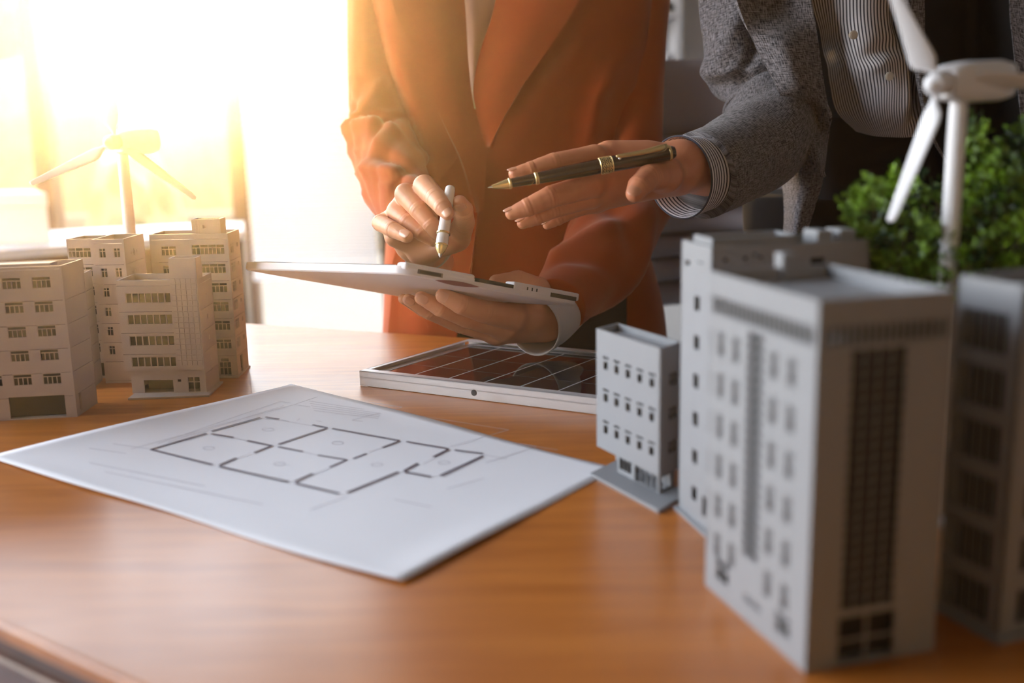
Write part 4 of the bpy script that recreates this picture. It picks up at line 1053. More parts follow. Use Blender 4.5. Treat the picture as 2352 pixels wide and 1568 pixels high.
def pen_black():
    a, b = P(1120, 431, 1.00), P(1549, 349, 1.03)
    r = thing('black_pen', 'black pen with gold trim and clip in the pointing hand', 'pen', (a + b) / 2)
    k = 1.01 / F_PX
    at = lambda t: a + (b - a) * t
    def T(px): return (px - 1120) / 429
    L = lambda nm, p0, p1, prof, m: lathe(nm, at(T(p0)), at(T(p1)), [(t, q * k) for t, q in prof], m, r, 32)
    L('tip', 1120, 1131, [(0, .6), (.3, 1.6), (1, 3.0)], M_STEEL)
    L('gold_cone', 1130, 1168, [(0, 4), (.4, 7.5), (.85, 11), (1, 11.5)], M_GOLD)
    L('gold_ring', 1167, 1173, [(0, 11.5), (.2, 13), (.8, 13), (1, 12)], M_GOLD)
    L('grip', 1172, 1228, [(0, 10.5), (.5, 11.5), (1, 12.5)], M_PENBLACK)
    for i in range(26):
        t = T(1178 + 44 * RNG.random()); th = RNG.uniform(0, 6.28); e = (b - a) / np.linalg.norm(b - a); u = np.cross(e, [0, 0, 1.]); u /= np.linalg.norm(u); v = np.cross(e, u)
        if i < 20: th = (i * 0.31) ; 
        p = at(T(1180 + 2.2 * i)) + (-u * math.cos(th * .5) + v * math.sin(th - 3)) * 11.6 * k
        lathe('gold_inlay', p - e * .0004, p + e * .0004, [(0, .0002), (.5, .0005), (1, .0002)], M_GOLD, r, 6)
    L('gold_ring', 1226, 1234, [(0, 13), (.15, 14.5), (.85, 14.5), (1, 13.5)], M_GOLD)
    L('barrel', 1233, 1376, [(0, 13.5), (.5, 16.5), (1, 17.5)], M_PENBLACK)
    L('filigree_band', 1374, 1403, [(0, 18), (.04, 19.2), (.10, 18.4), (.90, 18.4), (.96, 19.2), (1, 18)], M_PENBLACK)
    e = (b - a) / np.linalg.norm(b - a); u = np.cross(e, [0, 0, 1.]); u /= np.linalg.norm(u); v = np.cross(u, e)
    mb_v, mb_f = [], []
    for px in (1375, 1402): L('gold_ring', px - 1.5, px + 1.5, [(0, 18.6), (.3, 19.6), (.7, 19.6), (1, 18.6)], M_GOLD)
    ring = MB()
    for i in range(3):
        for j in range(16):
            th0 = (j + 0.5 * (i % 2)) * 2 * math.pi / 16; ctr = T(1381 + i * 7.5)
            for q in range(8):
                A_ = [q * math.pi / 4, (q + 1) * math.pi / 4]; pts = []
                for aa in A_:
                    for rr in (1.7, 3.6):
                        th = th0 + rr * math.sin(aa) / 19; t = ctr + rr * math.cos(aa) / 429
                        pts.append(at(t) + (u * math.cos(th) + v * math.sin(th)) * 19.3 * k)
                ring.add([pts[0], pts[1], pts[3], pts[2]], [(0, 1, 2, 3)])
    o = ring.obj('filigree', M_GOLD, r)
    s = o.modifiers.new('s', 'SOLIDIFY'); s.thickness = 0.0003
    L('cap', 1402, 1536, [(0, 18.3), (.5, 18.8), (1, 17.5)], M_PENBLACK)
    L('gold_ring', 1533, 1541, [(0, 16.5), (.2, 18), (.8, 17.5), (1, 15)], M_GOLD)
    L('end_jewel', 1540, 1550, [(0, 15.5), (.5, 15), (1, 12)], M_PENBLACK)
    # clip: flat gold bar along the upper side
    c0, c1 = P(1416, 359, 0.99), P(1532, 335, 1.01)
    ax = (c1 - c0) / np.linalg.norm(c1 - c0); vv = np.cross(ax, [0, -1., 0]); vv /= np.linalg.norm(vv); ww = np.cross(ax, vv)
    V, sec = [], [(0, 2.2, 2.2), (0.05, 4.2, 2.4), (.5, 5.2, 2.4), (.85, 6.8, 2.6), (1.0, 5.5, 2.6)]
    for t, hw, ht in sec:
        c = c0 + (c1 - c0) * t + vv * k * 3 * math.sin(math.pi * t)
        for q in range(10):
            th = q * 2 * math.pi / 10; V.append(c + vv * hw * k * math.cos(th) + ww * ht * k * math.sin(th))
    clip = o = me_obj('clip', np.array(V), grid_faces(5, 10, True) + [tuple(range(10))[::-1], tuple(40 + j for j in range(10))], M_GOLD, r, True); fix_normals(o)
    p0 = at(T(1531)); 
    tube('clip_post', [P(1531, 337, 1.01), at(T(1536)) + v * 15 * k], [4 * k, 4 * k], M_GOLD, r, 4, 10)
    tube('clip_ball', [P(1422, 362, 1.0), P(1425, 366, 1.0)], [3 * k, 3 * k], M_STEEL, clip, 4, 10)
pen_black()

# ================================================================== tablet
def tablet():
    Yc = 1.0
    Cc, A, B = P(925, 608, Yc), P(556, 600, Yc + 0.17), P(1335, 684, Yc + 0.085)
    u = A - Cc; v = B - Cc; lu, lv = np.linalg.norm(u), np.linalg.norm(v); n = np.cross(v, u); n /= np.linalg.norm(n)
    if n[2] < 0: n = -n
    eu, ev_ = u / lu, v / lv
    r = thing('tablet', 'white cased tablet seen from its edge, held above the solar panel', 'tablet', Cc + (u + v) / 2)
    k = Yc / F_PX
    def T(p, q, z): return Cc + eu * p + ev_ * q + n * z      # p along the left edge, q along the right edge
    # outline with rounded corners (p, q)
    def outline(ins=0.0, rad=0.012):
        pts = []
        for (cp, cq, a0) in ((rad, rad, math.pi), (lu - rad, rad, -math.pi / 2), (lu - rad, lv - rad, 0), (rad, lv - rad, math.pi / 2)):
            for i in range(7):
                a = a0 + i * math.pi / 12; pts.append((cp + (rad - ins) * math.cos(a), cq + (rad - ins) * math.sin(a)))
        return pts
    th = 22 * k
    layers = [(0.0, -0.0005), (0.0, -th * .86), (0.0015, -th), (0.022, -th * 1.22), (0.05, -th * 1.36), (0.075, -th * 1.40)]
    V = []; O = [outline(max(0, i) if i < 0.011 else 0.011) for i, z in layers]
    for (i, z), ol in zip(layers, O):
        c = (lu / 2, lv / 2)
        for p, q in ol:
            if i > 0.011: f_ = 1 - (i - 0.011) / 0.11; p, q = c[0] + (p - c[0]) * f_, c[1] + (q - c[1]) * f_
            V.append(T(p, q, z))
    m = 28; nl = len(layers)
    Fc = grid_faces(nl, m, True) + [tuple(range(m)), tuple((nl - 1) * m + j for j in range(m))[::-1]]
    o = me_obj('case_shell', np.array(V), Fc, M_TABLET, r, True); fix_normals(o); o.data.set_sharp_from_angle(angle=0.6)
    def strip(nm, side, s0, s1, z0, z1, d0, d1, m_, bev=0.0008):
        """block along one of the two near edges; d outward from the edge"""
        F2 = (lambda s_, d, z: T(-d, s_, z)) if side == 'v' else (lambda s_, d, z: T(s_, -d, z))
        o = MB().box((s0, d0, z0), (s1, d1, z1), lambda c: F2(*c)).obj(nm, m_, r)
        if bev: bevel(o, bev, 2)
        return o
    q_ = lambda px: (px - 925) / (1335 - 925) * lv * 1.0
    strip('bumper', 'v', q_(930), q_(1082), -0.004, 8 * k, -0.012, 0.0006, M_TABLET, 0.002)
    strip('bumper', 'v', q_(1171), lv - 0.003, -0.004, 10 * k, -0.012, 0.0006, M_TABLET, 0.0015)
    strip('screen_glass', 'v', 0.008, lv - 0.008, 0.0, 0.0015, -(lu - 0.009), -0.007, M_SCREEN, 0.0004)
    strip('screen_edge', 'v', q_(1082), q_(1171), -th * .35, 0.0006, -0.010, 0.0003, M_SCREEN, 0)
    strip('port_recess', 'v', q_(957), q_(1011), -th * .62, -th * .14, 0.0002, 0.0008, M_CHAIR, 0.0003)
    strip('port_slot', 'v', q_(961), q_(1007), -th * .56, -th * .22, 0.0008, 0.0011, M_BLACK, 0.0002)
    strip('speaker_slot', 'v', q_(1259), q_(1322), -th * .50, -th * .02, 0.0003, 0.0009, M_BLACK, 0.0003)
    for px in (1203, 1214, 1225): strip('pin_hole', 'v', q_(px) - 0.0006, q_(px) + 0.0006, -th * .25, th * .1, 0.0004, 0.0009, M_BLACK, 0)
    # finger groove's shade painted as a flat dark lens on the near edge
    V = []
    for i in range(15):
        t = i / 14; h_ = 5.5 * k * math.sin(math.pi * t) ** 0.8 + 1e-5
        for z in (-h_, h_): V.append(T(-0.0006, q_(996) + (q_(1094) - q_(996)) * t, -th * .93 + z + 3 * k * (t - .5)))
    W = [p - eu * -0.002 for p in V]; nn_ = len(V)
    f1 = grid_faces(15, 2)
    me_obj('groove_shade_patch', np.array(V), f1, M_RUST if False else mat('groove_shade', srgb(150, 100, 104), 0.7), r)
    return r
tablet()

# ================================================================== bodies by distance field
def surface_nets(d, org, h):
    s = d < 0; nx, ny, nz = d.shape
    off = [(a, b, c) for a in (0, 1) for b in (0, 1) for c in (0, 1)]
    cnt = sum(s[a:nx - 1 + a, b:ny - 1 + b, c:nz - 1 + c].astype(np.int8) for a, b, c in off)
    act = (cnt > 0) & (cnt < 8); ci = np.argwhere(act); idx = -np.ones(act.shape, np.int64); idx[act] = np.arange(len(ci))
    pos = np.zeros((len(ci), 3)); num = np.zeros(len(ci))
    for a in off:
        for ax in range(3):
            if a[ax]: continue
            b = list(a); b[ax] = 1
            da = d[ci[:, 0] + a[0], ci[:, 1] + a[1], ci[:, 2] + a[2]]; db = d[ci[:, 0] + b[0], ci[:, 1] + b[1], ci[:, 2] + b[2]]
            x = (da < 0) != (db < 0); t = np.where(x, da / np.where(x, da - db, 1), 0)
            p = np.repeat(np.array(a, float)[None], len(ci), 0); p[:, ax] += t
            pos[x] += p[x]; num[x] += 1
    V = org + (ci + pos / num[:, None]) * h
    Fc = []
    for ax in range(3):
        o1, o2 = [(1, 2), (2, 0), (0, 1)][ax]
        sl0 = [slice(None)] * 3; sl1 = [slice(None)] * 3; sl0[ax] = slice(0, -1); sl1[ax] = slice(1, None)
        ch = s[tuple(sl0)] != s[tuple(sl1)]; e = np.argwhere(ch)
        e = e[(e[:, o1] > 0) & (e[:, o2] > 0) & (e[:, o1] < d.shape[o1] - 1) & (e[:, o2] < d.shape[o2] - 1)]
        ins = s[e[:, 0], e[:, 1], e[:, 2]]
        q = []
        for (i, j) in ((0, 0), (1, 0), (1, 1), (0, 1)):
            c = e.copy(); c[:, o1] -= 1 - i; c[:, o2] -= 1 - j; q.append(idx[c[:, 0], c[:, 1], c[:, 2]])
        q = np.stack(q, 1); q[~ins] = q[~ins][:, ::-1]; Fc.append(q)
    return V, np.concatenate(Fc)
class Field:
    def __init__(s, lo, hi, h):
        s.o = np.array(lo, float); s.h = h; s.n = np.ceil((np.array(hi) - s.o) / h).astype(int) + 1
        s.d = np.full(s.n, 1.0, np.float32)
    def blank(s): return np.full(s.n, 1.0, np.float32)
    def sub(s, lo, hi):
        i0 = np.clip(np.floor((lo - s.o) / s.h).astype(int), 0, s.n - 1); i1 = np.clip(np.ceil((hi - s.o) / s.h).astype(int) + 1, 1, s.n)
        ax = [s.o[k] + s.h * np.arange(i0[k], i1[k]) for k in range(3)]
        return tuple(slice(i0[k], i1[k]) for k in range(3)), ax
    def capsule(s, D, a, b, ra, rb, k=0.0, flat=None):
        """rounded cone joined to field D with smooth radius k; flat = (unit vector, factor) squashes it"""
        a, b = np.array(a, float), np.array(b, float); pad = max(ra, rb) * 1.1 + k * 2 + s.h * 3
        sl, ax = s.sub(np.minimum(a, b) - pad, np.maximum(a, b) + pad)
        X = np.stack(np.meshgrid(*ax, indexing='ij'), -1).astype(np.float32) - a
        dv = b - a; L2 = dv @ dv + 1e-12
        t = np.clip(X @ dv / L2, 0, 1); R = X - t[..., None] * dv
        if flat is not None:
            n_, f_ = np.array(flat[0], float), flat[1]; n_ /= np.linalg.norm(n_)
            q = R @ n_; R = R + (q * (1 / f_ - 1))[..., None] * n_
        dd = np.linalg.norm(R, axis=-1) - (ra + (rb - ra) * t)
        c = D[sl]
        if k > 0:
            h_ = np.clip(0.5 + 0.5 * (c - dd) / k, 0, 1); D[sl] = c * (1 - h_) + dd * h_ - k * h_ * (1 - h_)
        else: D[sl] = np.minimum(c, dd)
    def mesh(s, D, name, m, parent, smooth=2):
        V, Fc = surface_nets(D, s.o, s.h)
        e = np.concatenate([Fc[:, [i, (i + 1) % 4]] for i in range(4)]); deg = np.bincount(e.ravel(), minlength=len(V))
        for _ in range(smooth):
            A = np.zeros_like(V)
            for k in range(3): A[:, k] = np.bincount(e[:, 0], V[e[:, 1], k], len(V)) + np.bincount(e[:, 1], V[e[:, 0], k], len(V))
            V = V * 0.45 + A / np.maximum(deg, 1)[:, None] * 0.55
        return me_obj(name, V, Fc, m, parent, True)

def smin(a, b, k):
    h_ = np.clip(0.5 + 0.5 * (a - b) / k, 0, 1); return a * (1 - h_) + b * h_ - k * h_ * (1 - h_)

def hand(name, parent, m, m_nail, fingers, palm, k=0.006, res=0.00095, nails=(), lo=None, hi=None, creases=0.0006):
    """fingers: lists of (px, py, Y, radius px); palm: list of pairs of such joints"""
    J = lambda q: (P(q[0], q[1], q[2]), q[3] * q[2] / F_PX)
    allp = np.array([J(q)[0] for f in fingers for q in f] + [J(q)[0] for s in palm for q in s[:2]])
    F_ = Field(allp.min(0) - 0.034, allp.max(0) + 0.034, res)
    pal = F_.blank()
    for s in palm:
        (a, ra), (b, rb) = J(s[0]), J(s[1]); F_.capsule(pal, a, b, ra, rb, 0.010, s[2] if len(s) > 2 else None)
    out = pal.copy()
    for f in fingers:
        D = F_.blank(); js = [J(q) for q in f]
        for i in range(len(js) - 1):
            (a, ra), (b, rb) = js[i], js[i + 1]
            mid = a * .5 + b * .5; rm = (ra + rb) / 2 * 0.955
            F_.capsule(D, a, mid, ra, rm, 0.0012); F_.capsule(D, mid, b, rm, rb, 0.0012)
        if creases:
            for i in range(1, len(js) - 1):                       # skin folds over the joints
                a = js[i][0]; ax = js[i + 1][0] - js[i - 1][0]; ax /= np.linalg.norm(ax); rr = js[i][1]
                sl, axs = F_.sub(a - rr * 1.6, a + rr * 1.6)
                X = np.stack(np.meshgrid(*axs, indexing='ij'), -1) - a; t = X @ ax
                D[sl] += (creases * sum(np.exp(-((t - o_) / 0.0009) ** 2) for o_ in (-0.0034, 0.0, 0.0034)) * (np.linalg.norm(X, axis=-1) < rr * 1.5)).astype(np.float32)
        out = np.minimum(out, smin(pal, D, k))
    parent = F_.mesh(out, name, m, parent)
    for fi, up, wk, lk in nails:
        f = fingers[fi]; (b, rb), (a, ra) = J(f[-1]), J(f[-2])
        ax = (b - a) / np.linalg.norm(b - a); up = np.array(up, float); up -= ax * (up @ ax); up /= np.linalg.norm(up); sd = np.cross(ax, up)
        c = b + ax * rb * (0.10 if lk < 1.15 else 0.24); V = []; nu, nv = 9, 9
        gi = np.clip(np.round((c + up * rb * 1.03 - F_.o) / res).astype(int), 0, F_.n - 1); lift = max(0.0, 0.0003 - float(out[tuple(gi)]))
        c = c + up * lift
        for i in range(nu):
            for j in range(nv):
                s_, t = (i / (nu - 1) * 2 - 1), (j / (nv - 1) * 2 - 1)
                wq = wk * math.sqrt(max(0.0, 1 - (max(0, abs(s_) - 0.35) / 0.66) ** 2))
                th = t * wq; R_ = rb * (1.035 - 0.16 * max(0, s_) ** 2)
                V.append(c + ax * s_ * rb * lk + (up * math.cos(th) + sd * math.sin(th)) * R_)
        n = nu * nv; f1 = grid_faces(nu, nv); ctr = c
        W = [ctr + ax * ((p - ctr) @ ax) + ((p - ctr) - ax * ((p - ctr) @ ax)) * 0.9 for p in V]
        rim = list(range(nv)) + [i * nv + nv - 1 for i in range(1, nu)] + [(nu - 1) * nv + j for j in range(nv - 2, -1, -1)] + [i * nv for i in range(nu - 2, 0, -1)]
        o = me_obj('fingernail', np.array(V + W), f1 + [tuple(i + n for i in q[::-1]) for q in f1] + [(rim[i], rim[(i + 1) % len(rim)], rim[(i + 1) % len(rim)] + n, rim[i] + n) for i in range(len(rim))], m_nail, parent, True); fix_normals(o)

def body(name, parent, m, xc, Yb, xh, legs, arms, skin=None):
    """one continuous figure under the clothes: head, neck, trunk, arms, legs and feet"""
    F_ = Field((xc - 0.42, Yb - 0.42, 0), (xc + 0.42, Yb + 0.26, 1.76), 0.011); D = F_.d
    X = np.array([1.0, 0, 0])
    c = F_.capsule
    c(D, (xc - .05, Yb, .94), (xc + .05, Yb, .94), .075, .075, .02); c(D, (xc, Yb, .95), (xc, Yb + .01, 1.12), .078, .072, .03)
    c(D, (xc - .06, Yb + .01, 1.2), (xc + .06, Yb + .01, 1.2), .074, .074, .03); c(D, (xc - .13, Yb + .03, 1.33), (xc + .13, Yb + .03, 1.33), .045, .045, .03)
    c(D, (xc, Yb + .02, 1.34), (xh, Yb - .03, 1.47), .055, .05, .03)
    hd = np.array([xh, Yb - .06, 1.58]); D2 = F_.blank()
    c(D2, hd + [0, .02, .03], hd + [0, .03, .03], .088, .09, 0); c(D2, hd + [0, -.03, -.02], hd + [0, -.04, -.075], .07, .04, .03)   # skull, jaw
    c(D2, hd + [0, -.085, .0], hd + [0, -.105, -.03], .010, .014, .01)                                                           # nose
    for s in (-1, 1):
        c(D2, hd + [s * .085, .01, .01], hd + [s * .088, .015, -.03], .016, .010, .008)                                           # ears
    D[:] = smin(D, D2, 0.03)
    for s, (lx, ly) in zip((-1, 1), legs):
        c(D, (xc + s * .065, Yb, .9), (xc + s * .085 + lx, Yb + .01, .5), .07, .05, .02); c(D, (xc + s * .09 + lx, Yb + .01, .5), (xc + s * .09 + lx, Yb + .03, .09), .052, .036, .02)
        c(D, (xc + s * .09 + lx, Yb + .04, .045), (xc + s * .095 + lx, Yb - .13, .035), .038, .033, .02)
    for s, pts in zip((-1, 1), arms):
        q = [np.array((xc + s * .13, Yb + .03, 1.31))] + [np.array(p) for p in pts]
        rr_ = np.linspace(.032, .020, len(q))
        for i in range(len(q) - 1): c(D, q[i], q[i + 1], rr_[i], rr_[i + 1], .012)
    return F_.mesh(D, name, m, parent, 3)
def hair(parent, xh, Yb, r_, low):
    F_ = Field((xh - .16, Yb - .2, 1.3), (xh + .16, Yb + .16, 1.76), 0.008); D = F_.d
    hd = np.array([xh, Yb - .06, 1.58]); F_.capsule(D, hd + [0, .035, .042], hd + [0, .03, .045], r_, r_, 0)
    F_.capsule(D, hd + [0, .06, .0], hd + [0, .06, low], r_ * .8, r_ * .55, .03)
    F_.mesh(D, 'hair', M_HAIR, parent, 2)
def face(parent, xh, Yb):
    hd = np.array([xh, Yb - .06, 1.58])
    for s in (-1, 1):
        blob('eye', hd + [s * .03, -.082, .005], (.011, .008, .009), M_CUFFW, parent, 1, 2, 0.0)
    blob('mouth', hd + [0, -.083, -.062], (.022, .008, .006), mat('lips', srgb(176, 96, 84), 0.5), parent, 1, 2, 0.0)

# ------------------------------------------------------------------ the woman in the orange blazer
WY = 1.41                                     # front of her blazer
def loft(name, rows, m, parent, ns=72, nu=60, ridges=(), pw=0.8, disp=None):
    """rows (py, left px, right px, Y centre, half depth) of a garment body"""
    R = cr_spline(np.array(rows, float), nu); V = []
    th = np.linspace(0, 2 * np.pi, ns, endpoint=False); Lg = []
    for py, l, r_, Yc, b in R:
        p, q = P(l, py, Yc), P(r_, py, Yc); c = (p + q) / 2; hx = (q - p) / 2
        for a in th:
            ca, sa = math.cos(a), math.sin(a)
            V.append(c + hx * np.sign(ca) * abs(ca) ** pw - np.array([0, 1, 0]) * b * np.sign(sa) * abs(sa) ** pw)
    V = np.array(V); fr_ = V[:, 1] < np.repeat(R[:, 3], ns)
    V2 = apply_ridges(V, ridges); V[fr_] = V2[fr_]
    uv = np.stack([np.tile(np.abs(th - np.pi) * 0.15, nu), np.repeat(V.reshape(nu, ns, 3)[:, 0, 2], ns)], -1)
    Fc = grid_faces(nu, ns, True) + [tuple(range(ns))[::-1], tuple((nu - 1) * ns + j for j in range(ns))]
    o = me_obj(name, V, Fc, m, parent, True, uv); fix_normals(o); return o

xw = P(1190, 300, WY + 0.1)[0]; cY = WY + 0.115
W_ = thing('person', 'person in a rust orange blazer writing on a tablet with a white pen', 'person', (xw, WY + 0.12, 0))
elR, wrR = P(880, 330, WY + 0.01), P(968, 570, 1.17); elL, wrL = P(1445, 500, WY - 0.02), P(1255, 715, 1.15)
body('body', W_, M_SKIN_W, xw, WY + 0.115, xw, ((0, 0), (0, 0)), ([P(868, -130, cY), P(858, 90, WY + .07), P(880, 320, WY + .02), P(938, 475, WY - .15), P(965, 535, WY - .2)], [P(1472, -120, cY), P(1462, 120, cY - .02), P(1440, 480, WY), P(1318, 660, WY - .17), P(1290, 695, WY - .2)]))
hair(W_, xw, WY + 0.115, .1, -.2); face(W_, xw, WY + 0.115)
loft('trousers', [(520, 925, 1470, WY + .115, .10), (640, 915, 1490, WY + .115, .105), (780, 930, 1480, WY + .115, .10)], M_TROUSER, W_, 48, 20)
for s in (-1, 1):
    x = xw + s * .09; tube('trouser_leg', [(x, WY + .12, .90), (x, WY + .125, .5), (x, WY + .145, .08)], [.105, .075, .062], M_TROUSER, W_, 14, 24)
    bevel(MB().box((x - .045, WY - .04, 0.0), (x + .045, WY + .2, .07)).obj('shoe', M_SHOE, W_), .025, 4)
cY = WY + 0.115
yf = WY
rg = [([(848, -20), (887, 178), (951, 321), (994, 411)], yf, -0.014, 0.010), ([(870, -20), (915, 170), (985, 330), (1030, 430)], yf, 0.012, 0.02),
      ([(1340, -10), (1280, 100), (1226, 171), (1155, 286), (1125, 340)], yf, -0.022, 0.013), ([(1380, 20), (1300, 150), (1230, 260), (1170, 330)], yf, 0.007, 0.02),
      ([(1440, 120), (1380, 200), (1360, 300), (1345, 420)], yf, 0.015, 0.014), ([(1480, 190), (1400, 195), (1372, 205)], yf, 0.011, 0.009),
      ([(1160, 310), (1148, 360), (1146, 420)], yf, 0.007, 0.010), ([(1125, 340), (1118, 420), (1100, 520)], yf, -0.016, 0.012), ([(1010, 420), (1060, 480), (1080, 560)], yf, 0.006, 0.015),
      ([(1250, 300), (1260, 420), (1230, 520)], yf, 0.005, 0.02)]
loft('blazer_body', [(-420, 1000, 1380, cY, .07), (-330, 860, 1500, cY, .095), (-120, 838, 1505, cY, .112), (120, 848, 1490, cY, .118), (300, 868, 1455, cY, .118), (430, 885, 1440, cY, .116), (520, 890, 1470, cY, .118), (620, 885, 1500, cY, .122), (700, 884, 1520, cY, .125), (790, 880, 1530, cY, .127)],
     M_RUST, W_, 110, 90, rg, 0.72)
# blouse in the neck opening and lapels lying over the front
sheet('blouse', [[(1040, -160, WY + .004), (1090, -160, WY - .008), (1160, -160, WY + .004)], [(1056, 0, WY - .002), (1095, 0, WY - .010), (1146, 0, WY - .002)], [(1070, 120, WY - .004), (1090, 120, WY - .010), (1112, 120, WY - .004)], [(1078, 250, WY - .006), (1088, 250, WY - .010), (1100, 250, WY - .006)]],
      M_BLOUSE, W_, 30, 16, 0.002)
sheet('lapel', [[(893, -200, WY - .029), (960, -200, WY - .027), (1040, -200, WY - .017)], [(901, 0, WY - .033), (985, 0, WY - .033), (1067, 0, WY - .019)], [(951, 118, WY - .035), (1020, 118, WY - .035), (1076, 143, WY - .021)], [(1012, 268, WY - .037), (1055, 268, WY - .035), (1090, 250, WY - .023)], [(1062, 375, WY - .037), (1090, 375, WY - .031), (1116, 345, WY - .024)], [(1094, 486, WY - .035), (1102, 486, WY - .025), (1110, 480, WY - .023)]],
      M_RUST, W_, 48, 20, 0.004)
sheet('lapel', [[(1160, -200, WY - .015), (1290, -200, WY - .025), (1440, -200, WY - .027)], [(1138, 0, WY - .019), (1235, 0, WY - .033), (1330, 0, WY - .031)], [(1103, 118, WY - .021), (1180, 118, WY - .035), (1262, 110, WY - .033)], [(1087, 200, WY - .023), (1140, 200, WY - .035), (1206, 188, WY - .035)], [(1095, 262, WY - .025), (1118, 262, WY - .033), (1150, 285, WY - .037)], [(1114, 335, WY - .024), (1118, 338, WY - .025), (1124, 338, WY - .037)]],
      M_RUST, W_, 48, 20, 0.004)
sheet('front_panel', [[(1098, 350, WY - .012), (1090, 350, WY - .010), (1060, 350, WY - .006)], [(1098, 480, WY - .018), (1050, 480, WY - .014), (960, 480, WY - .004)], [(1085, 590, WY - .026), (1010, 590, WY - .022), (905, 590, WY + .0)], [(1070, 690, WY - .030), (990, 690, WY - .024), (898, 690, WY - .002)], [(1040, 800, WY - .034), (970, 800, WY - .026), (888, 800, WY - .004)]],
      M_RUST, W_, 40, 24, 0.004, [([(985, 560), (975, 650), (968, 760)], WY - .01, 0.006, 0.02)])
sheet('trouser_front', [[(1066, 672, WY - .012), (1250, 672, WY - .016), (1440, 672, WY - .004)], [(1050, 740, WY - .016), (1250, 740, WY - .016), (1440, 740, WY - .004)], [(1030, 860, WY - .016), (1250, 860, WY - .016), (1440, 860, WY - .004)]], M_TROUSER, W_, 20, 20, 0.003)
# sleeves
rs = np.random.default_rng(3)
def wrinkles(lst):
    def f(S_, T_):
        d = np.zeros_like(S_)
        for s0, t0, ds, dt, sl, amp in lst:
            a = (T_ - t0 + np.pi) % (2 * np.pi) - np.pi
            d += amp * np.exp(-((S_ - s0 - sl * a) / ds) ** 2) * np.exp(-(a / dt) ** 2)
        return d
    return f
wr1 = [(0.50, 0.5, .03, .9, .10, .010), (0.555, 0.2, .022, .8, -.12, -.009), (0.60, 0.4, .03, .9, -.06, .011), (0.655, 0.2, .02, .9, .10, -.010), (0.70, 0.5, .03, .8, .06, .010), (0.755, 0.1, .02, .9, -.08, -.008), (0.80, 0.4, .028, .9, -.1, .009), (0.86, 0.2, .02, .9, .08, -.007), (0.91, 0.3, .03, 1.0, .03, .006),
       (0.2, 0.3, .12, .5, .2, .006), (0.32, -0.3, .08, .6, -.2, -.005), (0.44, -2.0, .03, .7, .1, .010), (0.52, -2.1, .025, .7, .05, -.010), (0.62, -2.0, .03, .8, .1, .011), (0.72, -2.0, .025, .8, -.05, -.009), (0.80, -2.1, .03, .8, .1, .009)]
wr1 += [(s0, t0, .012, .8, sl, am * .6) for s0, t0, sl, am in ((.53, .9, .16, .006), (.575, .5, -.14, -.006), (.625, .9, .2, .007), (.68, .6, -.12, -.006), (.725, .8, .15, .006), (.78, .5, .1, -.005), (.835, .7, -.15, .005), (.885, .4, .12, -.004))]
wr1 += [(a, t + 2.0, b, c, -d, e * .7) for a, t, b, c, d, e in wr1[:9]]
YS_ = WY + 0.07
tube('sleeve', [P(905, -330, cY + .02), P(868, -130, cY), P(856, 90, YS_), P(866, 220, YS_ - .02), P(880, 320, WY + .02), P(905, 405, WY - .07), P(938, 475, WY - .15), P(972, 542, WY - .215)],
     [.062, .042, .034, .039, .044, .043, .036, .030], M_RUST, W_, 110, 48, wrinkles(wr1), True)
tube('shirt_cuff', [P(958, 528, WY - .20), P(985, 580, WY - .232)], [.0265, .0285], M_CUFFW, W_, 8, 32, None, False).modifiers.new('s', 'SOLIDIFY').thickness = 0.0015
wr2 = [(0.45, 0.2, .05, .8, .1, .010), (0.52, 0.0, .03, .9, -.1, -.010), (0.6, 0.3, .05, .9, .12, .013), (0.68, 0.0, .03, .8, -.05, -.010), (0.76, 0.2, .05, .9, .15, .011), (0.85, -.1, .03, .9, .05, -.007), (0.66, 1.6, .04, .8, .1, .012), (0.78, 1.5, .04, .8, -.1, .010), (0.56, -1.4, .04, .7, .1, .010), (0.73, -1.5, .05, .8, -.1, .010), (0.3, 0.2, .1, .6, .15, .006)]
tube('sleeve', [P(1440, -330, cY + .02), P(1472, -120, cY), P(1462, 120, cY - .02), P(1450, 330, WY + .06), P(1440, 480, WY + .0), P(1385, 590, WY - .09), P(1318, 660, WY - .17), P(1278, 706, WY - .225)],
     [.062, .046, .040, .043, .052, .050, .041, .034], M_RUST, W_, 110, 48, wrinkles(wr2), True)
cf = tube('shirt_cuff', [P(1305, 700, 1.215), P(1264, 734, 1.172), P(1226, 750, 1.142)], [.028, .030, .0335], M_CUFFW, W_, 14, 36, None, False); cf.modifiers.new('s', 'SOLIDIFY').thickness = 0.0015

